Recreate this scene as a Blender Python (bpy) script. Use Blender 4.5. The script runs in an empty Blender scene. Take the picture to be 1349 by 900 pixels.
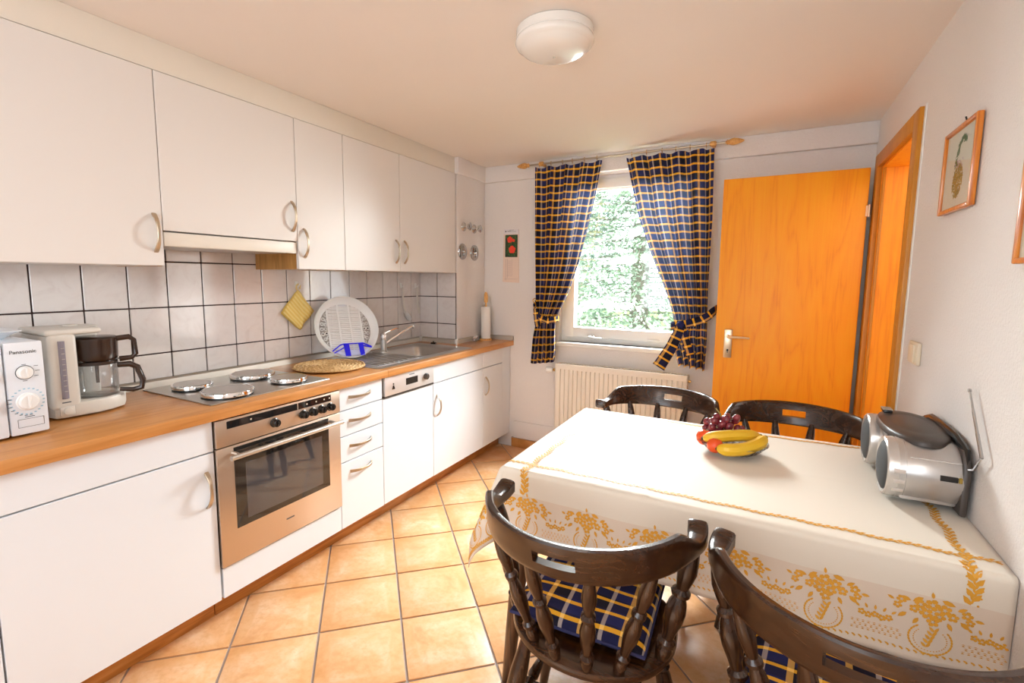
import bpy, bmesh, math, random
from mathutils import Vector, Matrix
PI = math.pi
random.seed(7)
SC = bpy.context.scene
COL = SC.collection

# ---------------------------------------------------------------- camera
def set_camera():
    F, SX, SY = 640.85, 650.9, 438.44
    ya, pi_, ro = math.radians(29.14), math.radians(6.349), math.radians(0.405)
    fw = Vector((-math.sin(ya)*math.cos(pi_), math.cos(ya)*math.cos(pi_), -math.sin(pi_)))
    rt = Vector((math.cos(ya), math.sin(ya), 0)); up = rt.cross(fw)
    r2 = rt*math.cos(ro)+up*math.sin(ro); u2 = -rt*math.sin(ro)+up*math.cos(ro)
    cd = bpy.data.cameras.new('camera'); co = bpy.data.objects.new('camera', cd); COL.objects.link(co)
    m = Matrix((r2, u2, -fw)).transposed().to_4x4(); m.translation = Vector((2.3157, 0.0921, 1.333))
    co.matrix_world = m
    cd.sensor_width = 36; cd.lens = F/1349*36; cd.clip_start = .02
    cd.shift_x = (674.5-SX)/1349; cd.shift_y = (SY-450)/1349
    SC.camera = co
set_camera()
# ---------------------------------------------------------------- world, lights, exposure
w = bpy.data.worlds.new('sky'); SC.world = w; w.use_nodes = True
bg = w.node_tree.nodes['Background']; bg.inputs[0].default_value = (.86, .93, 1, 1); bg.inputs[1].default_value = 4.2
def area(name, loc, target, sx, sy, power, col=(1, 1, 1)):
    l = bpy.data.lights.new(name, 'AREA'); l.shape = 'RECTANGLE'; l.size = sx; l.size_y = sy; l.energy = power; l.color = col
    o = bpy.data.objects.new(name, l); COL.objects.link(o); o.location = loc
    o.rotation_euler = (Vector(target)-Vector(loc)).to_track_quat('-Z', 'Y').to_euler()
    return o
sl = bpy.data.lights.new('sun', 'SUN'); sl.energy = 5.5; sl.angle = .01; sl.color = (1, .96, .9)
so = bpy.data.objects.new('sun', sl); COL.objects.link(so); so.rotation_euler = (math.radians(48), 0, math.radians(-20))
area('window_daylight', (1.45, 4.25, 2.25), (1.62, 1.9, .75), 1.7, 1.2, 900, (.95, .98, 1))
area('rear_fill_light', (1.5, -1.28, 1.5), (1.4, 1, 1.0), 1.7, 1.2, 8, (.96, .98, 1))  # added fill lamp behind the camera, at a made-up opening
area('camera_flash', (2.32, -.12, 1.74), (1.5, 2.2, 1.5), .25, .18, 3.2, (1, .94, .88))
SC.view_settings.view_transform = 'Standard'; SC.view_settings.look = 'None'
SC.view_settings.exposure = 0.2; SC.view_settings.gamma = 1
SC.view_settings.use_curve_mapping = False
try:
    SC.cycles.max_bounces = 8; SC.cycles.diffuse_bounces = 5; SC.cycles.glossy_bounces = 4
    SC.cycles.transmission_bounces = 6; SC.cycles.transparent_max_bounces = 12; SC.cycles.caustics_reflective = False
    SC.cycles.caustics_refractive = False; SC.cycles.sample_clamp_indirect = 6
except Exception: pass

# ---------------------------------------------------------------- materials
class NT:
    def __init__(s, name):
        s.m = bpy.data.materials.new(name); s.m.use_nodes = True; s.t = s.m.node_tree
        s.b = s.t.nodes['Principled BSDF']; s.out = s.t.nodes['Material Output']
    def n(s, typ, ins=None, **kw):
        x = s.t.nodes.new(typ)
        for k, v in kw.items(): setattr(x, k, v)
        for k, v in (ins or {}).items(): s.set(x, k, v)
        return x
    def set(s, x, k, v):
        i = x.inputs[k]
        if isinstance(v, bpy.types.NodeSocket): s.t.links.new(v, i)
        else:
            if hasattr(i.default_value, '__len__') and hasattr(v, '__len__') and len(i.default_value) == 4 and len(v) == 3: v = (*v, 1)
            i.default_value = v
    def p(s, **kw):
        for k, v in kw.items(): s.set(s.b, k.replace('_', ' '), v)
        return s
    def coord(s, kind='Object', scale=(1, 1, 1), rot=(0, 0, 0)):
        c = s.n('ShaderNodeTexCoord')
        return s.n('ShaderNodeMapping', {'Vector': c.outputs[kind], 'Scale': scale, 'Rotation': rot}).outputs[0]
    def noise(s, vec, scale, detail=3, rough=.5, dist=0):
        return s.n('ShaderNodeTexNoise', {'Vector': vec, 'Scale': scale, 'Detail': detail, 'Roughness': rough, 'Distortion': dist}).outputs['Fac']
    def ramp(s, fac, stops):
        r = s.n('ShaderNodeValToRGB', {'Fac': fac}); e = r.color_ramp.elements
        while len(e) < len(stops): e.new(.5)
        for q, (pos, c) in zip(e, stops): q.position = pos; q.color = (*c, 1) if len(c) == 3 else c
        return r.outputs[0]
    def mix(s, fac, a, b, mode='MIX'):
        x = s.n('ShaderNodeMix', data_type='RGBA', blend_type=mode)
        s.set(x, 0, fac); s.set(x, 6, a); s.set(x, 7, b)
        return x.outputs[2]
    def math(s, op, a, b=0.0, c=0.0):
        x = s.n('ShaderNodeMath', operation=op)
        s.set(x, 0, a); s.set(x, 1, b)
        if op in ('MULTIPLY_ADD', 'COMPARE'): s.set(x, 2, c)
        return x.outputs[0]
    def bump(s, h, strength=.3, dist=.002):
        s.set(s.b, 'Normal', s.n('ShaderNodeBump', {'Height': h, 'Strength': strength, 'Distance': dist}).outputs[0]); return s

def plain(name, col, rough=.5, metal=0, **kw):
    t = NT(name).p(Base_Color=col, Roughness=rough, Metallic=metal)
    for k, v in kw.items(): t.set(t.b, k.replace('_', ' '), v)
    return t.m
def plaster(name, col, scale=260, strength=.35, dist=.0015):
    t = NT(name); v = t.coord()
    n = t.noise(v, scale, 3, .6)
    c = t.mix(t.noise(v, 2.2, 3), tuple(x*.97 for x in col), col)
    t.p(Base_Color=c, Roughness=.85); t.bump(n, strength, dist); return t.m
def wood(name, dark, mid, light, axis='y', scale=1.0, rough=.35, coat=0.0, contrast=(.3, .52, .75), ring=6.0, bump=.08):
    t = NT(name); s = dict(x=(.12, 1, 1), y=(1, .12, 1), z=(1, 1, .12))[axis]
    v = t.coord(scale=tuple(q*scale for q in s))
    big = t.noise(v, ring, 3, .55, .6)
    rings = t.math('FRACT', t.math('MULTIPLY', big, 7.0))
    tri = t.math('ABSOLUTE', t.math('SUBTRACT', rings, .5))
    s2 = dict(x=(.03, 1, 1), y=(1, .03, 1), z=(1, 1, .03))[axis]
    fine = t.noise(t.coord(scale=tuple(q*scale for q in s2)), 130, 2, .6)
    f = t.math('ADD', t.math('MULTIPLY', tri, .7), t.math('MULTIPLY', fine, .62))
    c = t.ramp(f, [(contrast[0], dark), (contrast[1], mid), (contrast[2], light)])
    t.p(Base_Color=c, Roughness=rough, Coat_Weight=coat, Coat_Roughness=.15); t.bump(fine, bump, .001); return t.m
def brushed(name, col, rough=.3, axis='y', amt=.12):
    t = NT(name); s = dict(x=(1, 60, 60), y=(60, 1, 60), z=(60, 60, 1))[axis]
    n = t.noise(t.coord(scale=s), 12, 2)
    t.p(Base_Color=t.mix(n, tuple(q*(1-amt) for q in col), col), Metallic=1.0, Roughness=t.math('MULTIPLY_ADD', n, .15, rough)); return t.m
def plaid(name, pu, pv, transl=0.0, wide=False):
    t = NT(name); uv = t.n('ShaderNodeUVMap').outputs[0]
    sp = t.n('ShaderNodeSeparateXYZ', {0: uv}); u, v = sp.outputs[0], sp.outputs[1]
    def line(x, per, off, half):
        f = t.math('FRACT', t.math('MULTIPLY_ADD', x, 1/per, off))
        return t.math('LESS_THAN', t.math('ABSOLUTE', t.math('SUBTRACT', f, .5)), half)
    th = t.math('FRACT', t.math('MULTIPLY', t.math('ADD', u, v), 450))
    tw = t.math('LESS_THAN', th, .5)
    ub, vb = line(u, pu*2, 0.0, .25), line(v, pv*2, 0.0, .25)
    base = t.mix(t.math('MULTIPLY', t.math('ADD', ub, vb), .5), (.018, .022, .10), (.010, .009, .022))
    uy = line(u, pu*2, .25, .062); uw = line(u, pu*2, .75, .050)
    vy = line(v, pv, .25, .115)
    c = t.mix(t.math('MULTIPLY', uw, .62), base, (.55, .46, .42))
    c = t.mix(t.math('MULTIPLY', uy, .72), c, (.72, .40, .09))
    c = t.mix(t.math('MULTIPLY', vy, .88), c, (.86, .43, .025))
    x = t.math('MULTIPLY', vy, t.math('MAXIMUM', uy, uw))
    c = t.mix(t.math('MULTIPLY', x, .9), c, (.95, .62, .16))
    t.p(Base_Color=c, Roughness=.85, Specular_IOR_Level=.2)
    t.bump(tw, .12, .0006)
    if transl:
        tr = t.n('ShaderNodeBsdfTranslucent', {'Color': t.mix(.35, c, (.25, .36, .62))})
        mx = t.n('ShaderNodeMixShader', {0: transl, 1: t.b.outputs[0], 2: tr.outputs[0]})
        t.t.links.new(mx.outputs[0], t.out.inputs[0])
    return t.m
def glass(name, tint=(1, 1, 1), refl=.5, base=.04):
    t = NT(name)
    tr = t.n('ShaderNodeBsdfTransparent', {'Color': tint}); gl = t.n('ShaderNodeBsdfGlossy', {'Roughness': .02})
    lw = t.n('ShaderNodeLayerWeight', {'Blend': .35})
    f = t.math('MULTIPLY_ADD', lw.outputs['Fresnel'], refl, base)
    mx = t.n('ShaderNodeMixShader', {0: f, 1: tr.outputs[0], 2: gl.outputs[0]}); t.t.links.new(mx.outputs[0], t.out.inputs[0])
    return t.m

M = {}
M['wall'] = plaster('white_woodchip_plaster', (.80, .762, .738), 120, .6, .006)
M['ceil'] = plaster('ceiling_paint', (.82, .755, .70), 150, .12, .001)
M['cream'] = plain('cream_laminate', (.75, .70, .62), .45)
M['white'] = plain('white_laminate', (.745, .785, .84), .38)
M['upper'] = plain('upper_laminate_shaded', (.74, .71, .685), .38)  # base cabinet laminate toned down; shade on the wall units put into the colour
M['seam'] = plain('dark_gap', (.03, .028, .025), .9)
M['beech'] = wood('beech', (.44, .175, .042), (.54, .235, .065), (.60, .28, .09), 'y', 1.4, .33, .1, (.2, .5, .85))
M['beech_z'] = wood('beech_panel', (.36, .17, .04), (.47, .23, .06), (.55, .29, .085), 'z', 1.4, .4, 0)
M['plinth'] = wood('plinth_wood', (.40, .15, .03), (.55, .23, .05), (.62, .30, .09), 'y', 1.2, .4)
M['door'] = wood('orange_oak', (.80, .225, .003), (.95, .345, .003), (.97, .40, .006), 'z', 1.1, .5, 0, (.08, .40, .85), 5.5, .05)
M['frame'] = wood('orange_frame_wood', (.46, .17, .008), (.54, .21, .010), (.60, .25, .014), 'z', 1.5, .45, 0, (.1, .45, .9), 5)
M['oak'] = wood('dark_oak', (.014, .0045, .0015), (.036, .0125, .004), (.068, .025, .008), 'x', 2.2, .27, .12, (.15, .5, .9), 8, .12)
M['oak_z'] = wood('dark_turned_oak', (.013, .0045, .0015), (.032, .011, .0036), (.058, .021, .007), 'z', 2.2, .25, .12, (.15, .5, .9), 8, .1)
M['leg'] = wood('table_leg_oak', (.04, .015, .006), (.10, .042, .016), (.16, .07, .028), 'z', 2.2, .35, .2)
M['steel'] = brushed('brushed_steel', (.62, .60, .57), .28, 'y')
M['oven'] = brushed('warm_oven_steel', (.68, .56, .46), .34, 'y', .06)
M['chrome'] = plain('chrome', (.82, .82, .82), .07, 1)
M['nickel'] = brushed('brushed_nickel_handle', (.60, .50, .38), .28, 'z', .1)
M['alu'] = brushed('upstand_aluminium', (.60, .56, .50), .38, 'y', .1)
M['black'] = plain('black_plastic', (.012, .011, .011), .25)
M['blackglass'] = plain('black_glass', (.012, .012, .013), .05, 0, Coat_Weight=.5)
M['ovenglass'] = plain('oven_window', (.05, .05, .058), .04, 0, Coat_Weight=1.0)
M['brown'] = plain('dark_brown_plastic', (.035, .018, .012), .22)
M['offwhite'] = plain('offwhite_plastic', (.66, .63, .575), .35)
M['palepanel'] = plain('pale_silver_panel', (.74, .74, .75), .3, .45)
M['palebrass'] = plain('pale_brass', (.82, .66, .46), .28, .75)
M['picglass'] = glass('picture_glass', (1, 1, 1), .10, .015)
M['mw'] = plain('microwave_white', (.74, .78, .84), .35)
M['grey'] = plain('grey_print', (.10, .11, .12), .6)
M['blueprint'] = plain('blue_print', (.30, .52, .66), .6)
M['gauge'] = plain('water_gauge', (.27, .24, .28), .15)
M['pvc'] = plain('white_pvc', (.82, .82, .80), .3)
M['radiator'] = plain('radiator_enamel', (.80, .75, .66), .35)
M['ivory'] = plain('ivory_plastic', (.76, .66, .50), .4)
M['porcelain'] = plain('opal_glass', (.80, .78, .74), .25, 0, Coat_Weight=.4)
M['blue'] = plain('blue_plastic', (.004, .004, .80), .3)
M['plasticwhite'] = plain('white_plastic', (.84, .84, .83), .28)
M['paper'] = plain('paper', (.84, .80, .74), .8)
M['calpaper'] = plain('calendar_paper', (.80, .64, .54), .8)
M['red'] = plain('red_print', (.80, .055, .02), .5)
M['green'] = plain('green_print', (.035, .12, .02), .6)
M['darkgreen'] = plain('dark_green_print', (.02, .045, .012), .6)
M['ochre'] = plain('ochre_print', (.33, .22, .035), .7)
M['olive'] = plain('olive_print', (.12, .15, .05), .7)
M['mauve'] = plain('mauve_print', (.42, .30, .45), .7)
M['picframe'] = wood('picture_frame_wood', (.50, .13, .012), (.64, .20, .022), (.72, .26, .03), 'z', 3, .3, .3)
M['pinewood'] = wood('turned_pine', (.55, .25, .06), (.68, .36, .10), (.75, .43, .14), 'z', 3, .4)
M['brass'] = plain('brass', (.70, .46, .18), .22, 1)
M['bronze'] = plain('rod_metal', (.46, .40, .32), .3, 1)
M['silver'] = plain('silver_plastic', (.50, .475, .455), .30, .65)
M['darkgrey'] = plain('dark_grey_plastic', (.055, .044, .038), .42)
M['grille'] = plain('speaker_cloth', (.055, .057, .06), .75)
M['glass'] = glass('clear_glass')
M['pane'] = glass('window_pane', (.97, .99, .98), .35, .02)
M['dish'] = glass('pressed_glass', (.90, .90, .88), .6, .13)
M['valve'] = plain('dark_chrome', (.50, .50, .50), .13, 1)
M['curtain'] = plaid('curtain_plaid', .047, .052, .05)
M['cushion'] = plaid('cushion_plaid', .058, .058)
M['grout'] = plain('floor_grout', (.38, .32, .29), .9)
M['darkgrout'] = plain('dark_grout', (.035, .016, .014), .9)
M['embroidery'] = plain('gold_embroidery', (.74, .36, .03), .55)
M['rear'] = plaster('rear_wall', (.72, .66, .60))
M['lawn'] = plaster('lawn', (.16, .24, .07), 30, .5, .02)

def floor_tile():
    t = NT('terracotta_floor_tile'); oi = t.n('ShaderNodeObjectInfo')
    v = t.n('ShaderNodeVectorMath', {0: t.coord(), 1: oi.outputs['Location']}, operation='ADD').outputs[0]
    n = t.noise(v, 6, 5, .62, .4); n2 = t.noise(v, 38, 4, .65)
    c = t.ramp(n, [(.28, (.60, .27, .10)), (.46, (.72, .405, .205)), (.60, (.76, .50, .305)), (.76, (.79, .60, .43))])
    c = t.mix(t.math('MULTIPLY', t.ramp(n2, [(.33, (1, 1, 1)), (.55, (0, 0, 0))]), .45), c, (.56, .27, .10))
    sp = t.n('ShaderNodeSeparateXYZ', {0: t.coord(rot=(0, 0, -.7618))})
    ed = t.math('MAXIMUM', t.math('ABSOLUTE', sp.outputs[0]), t.math('ABSOLUTE', sp.outputs[1]))
    ed = t.math('ADD', t.math('MULTIPLY', ed, 6.6), t.math('MULTIPLY', n, .55))
    c = t.mix(t.math('MULTIPLY', t.ramp(ed, [(.95, (0, 0, 0)), (1.0, (.35, .35, .35))]), 1.0), c, (.62, .29, .09))
    c = t.mix(t.math('MULTIPLY', oi.outputs['Random'], .25), c, (.60, .27, .09))
    t.p(Base_Color=c, Roughness=t.math('MULTIPLY_ADD', n2, .25, .22), Specular_IOR_Level=.5); t.bump(n, .25, .002); return t.m
M['tile'] = floor_tile()
def wall_tile():
    t = NT('marbled_wall_tile'); oi = t.n('ShaderNodeObjectInfo')
    v = t.n('ShaderNodeVectorMath', {0: t.coord(scale=(1, 1, 1), rot=(.6, 0, 0)), 1: t.n('ShaderNodeVectorMath', {0: oi.outputs['Location'], 3: 3.7}, operation='SCALE').outputs[0]}, operation='ADD').outputs[0]
    n = t.noise(v, 11, 5, .6, 1.8)
    c = t.ramp(n, [(.30, (.70, .64, .62)), (.46, (.745, .695, .675)), (.62, (.765, .72, .70))])
    t.p(Base_Color=c, Roughness=.12, Specular_IOR_Level=.6, Coat_Weight=1.0, Coat_Roughness=.04); return t.m
M['walltile'] = wall_tile()
def skirting():
    t = NT('skirting_tile'); n = t.noise(t.coord(), 9, 4)
    t.p(Base_Color=t.ramp(n, [(.3, (.42, .17, .04)), (.7, (.62, .30, .10))]), Roughness=.3); return t.m
M['skirt'] = skirting()
def cloth_mat(name, col):
    t = NT(name); v = t.n('ShaderNodeUVMap').outputs[0]
    wv = t.n('ShaderNodeTexNoise', {'Vector': t.n('ShaderNodeMapping', {'Vector': v, 'Scale': (300, 900, 1)}).outputs[0], 'Scale': 1.0, 'Detail': 2}).outputs['Fac']
    big = t.noise(v, 5, 3)
    t.p(Base_Color=t.mix(wv, tuple(q*.96 for q in col), col), Roughness=.62, Sheen_Weight=.15, Specular_IOR_Level=.3); t.bump(t.math('ADD', t.math('MULTIPLY', wv, .06), big), .22, .006); return t.m
M['cloth'] = cloth_mat('cream_damask', (.80, .74, .64))
M['cloth_border'] = cloth_mat('cream_damask_border', (.75, .64, .53))
def straw():
    t = NT('straw'); n = t.noise(t.coord(), 90, 3)
    t.p(Base_Color=t.ramp(n, [(.3, (.42, .23, .07)), (.55, (.66, .43, .19)), (.75, (.78, .58, .32))]), Roughness=.7); t.bump(n, .6, .003); return t.m
M['straw'] = straw()
def banana():
    t = NT('banana_skin'); n = t.noise(t.coord(), 55, 3, .6)
    n2 = t.noise(t.coord(), 12, 2)
    c = t.mix(n2, (.72, .40, .012), (.84, .54, .03))
    t.p(Base_Color=t.mix(t.ramp(n, [(.24, (1, 1, 1)), (.31, (0, 0, 0))]), c, (.12, .045, .01)), Roughness=.42); return t.m
M['banana'] = banana()
def grape():
    t = NT('red_grape'); n = t.noise(t.coord(), 30, 2)
    t.p(Base_Color=t.ramp(n, [(.3, (.10, .012, .025)), (.6, (.26, .03, .045)), (.8, (.40, .07, .05))]), Roughness=.25, Coat_Weight=.2, Subsurface_Weight=.15, Subsurface_Radius=(.01, .003, .003)); return t.m
M['grape'] = grape()
M['nectarine'] = plain('red_nectarine', (.78, .085, .012), .3)
M['stem'] = plain('grape_stem', (.30, .25, .07), .7)
def potcloth():
    t = NT('yellow_quilt'); v = t.coord()
    wv = t.n('ShaderNodeTexWave', {'Vector': v, 'Scale': 24.0}, bands_direction='DIAGONAL').outputs['Fac']
    t.p(Base_Color=t.mix(wv, (.78, .55, .13), (.86, .68, .27)), Roughness=.85); t.bump(wv, .6, .003); return t.m
M['pot'] = potcloth()
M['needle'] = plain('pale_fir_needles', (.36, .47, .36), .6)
M['needle2'] = plain('overexposed_fir_tips', (.72, .78, .70), .6)  # tips whitened so the colour stands in for overexposed daylight
M['bark'] = plaster('bark', (.30, .27, .23), 40, .8, .02)
def steelpat():
    t = NT('linen_steel'); vo = t.n('ShaderNodeTexVoronoi', {'Vector': t.coord(), 'Scale': 160.0}).outputs['Distance']
    t.p(Base_Color=(.62, .64, .67), Metallic=1.0, Roughness=.3); t.bump(vo, .7, .002); return t.m
M['linen'] = steelpat()

# ---------------------------------------------------------------- mesh builder
def frame_of(d):
    d = Vector(d).normalized()
    a = Vector((0, 0, 1)) if abs(d.z) < .9 else Vector((1, 0, 0))
    x = a.cross(d).normalized(); y = d.cross(x)
    return x, y, d
class B:
    def __init__(s): s.b = bmesh.new(); s.uv = None
    def box(s, x0, x1, y0, y1, z0, z1, bev=0, seg=2, edges=None):
        r = bmesh.ops.create_cube(s.b, size=1)
        vs = r['verts']
        bmesh.ops.transform(s.b, matrix=Matrix.Translation(((x0+x1)/2, (y0+y1)/2, (z0+z1)/2)) @ Matrix.Diagonal((abs(x1-x0), abs(y1-y0), abs(z1-z0), 1)), verts=vs)
        if bev:
            es = list({e for v in vs for e in v.link_edges})
            if edges: es = [e for e in es if abs((e.verts[0].co-e.verts[1].co).normalized()['xyz'.index(edges)]) > .9]
            bmesh.ops.bevel(s.b, geom=es, offset=bev, segments=seg, profile=.5, affect='EDGES')
        return s
    def loft(s, rings, closed=True, cap=True, loop=False):
        b = s.b; V = [[b.verts.new(p) for p in r] for r in rings]; n = len(V[0])
        rng = range(len(V)) if loop else range(len(V)-1)
        for i in rng:
            A, C = V[i], V[(i+1) % len(V)]
            for j in range(n if closed else n-1):
                k = (j+1) % n
                try: b.faces.new((A[j], A[k], C[k], C[j]))
                except ValueError: pass
        if cap and closed and not loop:
            try: b.faces.new(list(reversed(V[0]))); b.faces.new(V[-1])
            except ValueError: pass
        return s
    def lathe(s, prof, o=(0, 0, 0), d=(0, 0, 1), seg=20, sx=1, cap=True):
        x, y, z = frame_of(d); o = Vector(o)
        return s.loft([[o+z*h+(x*math.cos(2*PI*k/seg)*sx+y*math.sin(2*PI*k/seg))*max(r, 1e-5) for k in range(seg)] for r, h in prof], cap=cap)
    def turn(s, p0, p1, prof, seg=14):
        p0, p1 = Vector(p0), Vector(p1); L = (p1-p0).length
        return s.lathe([(r, t*L) for t, r in prof], p0, p1-p0, seg)
    def tube(s, pts, r, seg=10, loop=False, sy=1.0, ref=None):
        pts = [Vector(p) for p in pts]; n = len(pts); rings = []; px = None
        for i, p in enumerate(pts):
            a = pts[(i-1) % n] if (loop or i > 0) else p; c = pts[(i+1) % n] if (loop or i < n-1) else p
            d = (c-a).normalized()
            if ref is not None: x = (Vector(ref)-d*d.dot(Vector(ref))).normalized()
            elif px is None: x = frame_of(d)[0]
            else: x = (px-d*d.dot(px)).normalized()
            px = x; y = d.cross(x); rr = r[i] if isinstance(r, (list, tuple)) else r
            rings.append([p+(x*math.cos(2*PI*k/seg)+y*math.sin(2*PI*k/seg)*sy)*rr for k in range(seg)])
        return s.loft(rings, loop=loop)
    def strip(s, pts, ref, wid, th):           # flat bar along pts; wid along ref, th across
        pts = [Vector(p) for p in pts]; ref = Vector(ref); rings = []; n = len(pts)
        for i, p in enumerate(pts):
            d = (pts[min(i+1, n-1)]-pts[max(i-1, 0)]).normalized()
            x = (ref-d*d.dot(ref)).normalized(); y = d.cross(x)
            W = wid[i] if isinstance(wid, (list, tuple)) else wid; T = th[i] if isinstance(th, (list, tuple)) else th
            rings.append([p+x*W/2*a+y*T/2*c for a, c in ((-1, -.6), (-.8, -1), (.8, -1), (1, -.6), (1, .6), (.8, 1), (-.8, 1), (-1, .6))])
        return s.loft(rings)
    def prism(s, poly, axis, a, b, bev=0):
        def P(u, v, w): return {'x': (w, u, v), 'y': (u, w, v), 'z': (u, v, w)}[axis]
        v0 = [s.b.verts.new(P(u, v, a)) for u, v in poly]; v1 = [s.b.verts.new(P(u, v, b)) for u, v in poly]; n = len(poly)
        f = [s.b.faces.new(list(reversed(v0))), s.b.faces.new(v1)]
        for i in range(n): s.b.faces.new((v0[i], v0[(i+1) % n], v1[(i+1) % n], v1[i]))
        if bev:
            es = list(set(f[0].edges) | set(f[1].edges)); bmesh.ops.bevel(s.b, geom=es, offset=bev, segments=2, profile=.5, affect='EDGES')
        return s
    def sphere(s, c, r, seg=14, rings=8):
        rx, ry, rz = r if hasattr(r, '__len__') else (r, r, r)
        bmesh.ops.create_uvsphere(s.b, u_segments=seg, v_segments=rings, radius=1, matrix=Matrix.Translation(c) @ Matrix.Diagonal((rx, ry, rz, 1))); return s
    def grid(s, fn, us, vs, uvf=None, matf=None):
        b = s.b
        if uvf and s.uv is None: s.uv = b.loops.layers.uv.new('UVMap')
        V = [[b.verts.new(fn(u, v)) for v in vs] for u in us]
        for i in range(len(us)-1):
            for j in range(len(vs)-1):
                f = b.faces.new((V[i][j], V[i+1][j], V[i+1][j+1], V[i][j+1]))
                if uvf:
                    for l, (a, c) in zip(f.loops, ((i, j), (i+1, j), (i+1, j+1), (i, j+1))): l[s.uv].uv = uvf(us[a], vs[c])
                if matf: f.material_index = matf((us[i]+us[i+1])/2, (vs[j]+vs[j+1])/2)
        return s
    def poly(s, pts):
        try: s.b.faces.new([s.b.verts.new(p) for p in pts])
        except ValueError: pass
        return s
    def mesh(s, name, off=(0, 0, 0), smooth=35, normals=True):
        if normals: bmesh.ops.recalc_face_normals(s.b, faces=s.b.faces[:])
        if any(off): bmesh.ops.translate(s.b, vec=-Vector(off), verts=s.b.verts[:])
        me = bpy.data.meshes.new(name); s.b.to_mesh(me); s.b.free()
        me.polygons.foreach_set('use_smooth', [True]*len(me.polygons))
        try: me.set_sharp_from_angle(angle=math.radians(smooth))
        except Exception: pass
        return me
ORG = {}
def link(name, me, mat, parent=None, loc=None):
    o = bpy.data.objects.new(name, me); COL.objects.link(o)
    for m in (mat if isinstance(mat, (list, tuple)) else [mat]): me.materials.append(M[m] if isinstance(m, str) else m)
    if parent: o.parent = parent
    elif loc: o.location = loc
    return o
def thing(name, label, cat, loc=(0, 0, 0), rz=0, group=None):
    o = bpy.data.objects.new(name, None); COL.objects.link(o); o.empty_display_size = .05
    o.location = loc; o.rotation_euler = (0, 0, rz); o['label'] = label; o['category'] = cat
    if group: o['group'] = group
    ORG[o.name] = Vector(loc); return o
def part(name, b, mat, parent, world=True, label=None, smooth=35, normals=True):
    off = ORG.get(parent.name, Vector((0, 0, 0))) if world else (0, 0, 0)
    o = link(name, b.mesh(name, off, smooth, normals), mat, parent); ORG[o.name] = Vector(off)
    if label: o['label'] = label
    return o
def single(name, b, mat, label, cat, loc, group=None, smooth=35, normals=True):
    o = link(name, b.mesh(name, loc, smooth, normals), mat, None, loc); o['label'] = label; o['category'] = cat
    if group: o['group'] = group
    ORG[o.name] = Vector(loc); return o
def struct(name, b, mat, label, loc=(0, 0, 0), cat=None, smooth=35):
    o = link(name, b.mesh(name, loc, smooth), mat, None, loc); o['kind'] = 'structure'; o['label'] = label
    o['category'] = cat or name.split('_')[0]
    ORG[o.name] = Vector(loc); return o
def copy_tree(o, loc=None, rz=None, label=None):
    c = o.copy(); COL.objects.link(c)
    if loc is not None: c.location = loc
    if rz is not None: c.rotation_euler = (0, 0, rz)
    if label: c['label'] = label
    for ch in list(o.children):
        d = ch.copy(); COL.objects.link(d); d.parent = c
        for g in list(ch.children):
            e = g.copy(); COL.objects.link(e); e.parent = d
    return c
def text_mesh(txt, size, extr=.0004):
    cu = bpy.data.curves.new('lettering', 'FONT'); cu.body = txt; cu.size = size; cu.extrude = extr; cu.align_x = 'CENTER'
    to = bpy.data.objects.new('lettering', cu); COL.objects.link(to)
    dg = bpy.context.evaluated_depsgraph_get(); me = bpy.data.meshes.new_from_object(to.evaluated_get(dg))
    bpy.data.objects.remove(to); return me
def lerp(a, b, t): return a+(b-a)*t
def sstep(a, b, x):
    t = min(1, max(0, (x-a)/(b-a))); return t*t*(3-2*t)
def interp(tab, x):
    if x <= tab[0][0]: return tab[0][1]
    for (a, u), (b, v) in zip(tab, tab[1:]):
        if x <= b: return lerp(u, v, (x-a)/(b-a))
    return tab[-1][1]
XR, YW, ZC, YF = 2.79, 3.477, 2.186, -1.3
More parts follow.
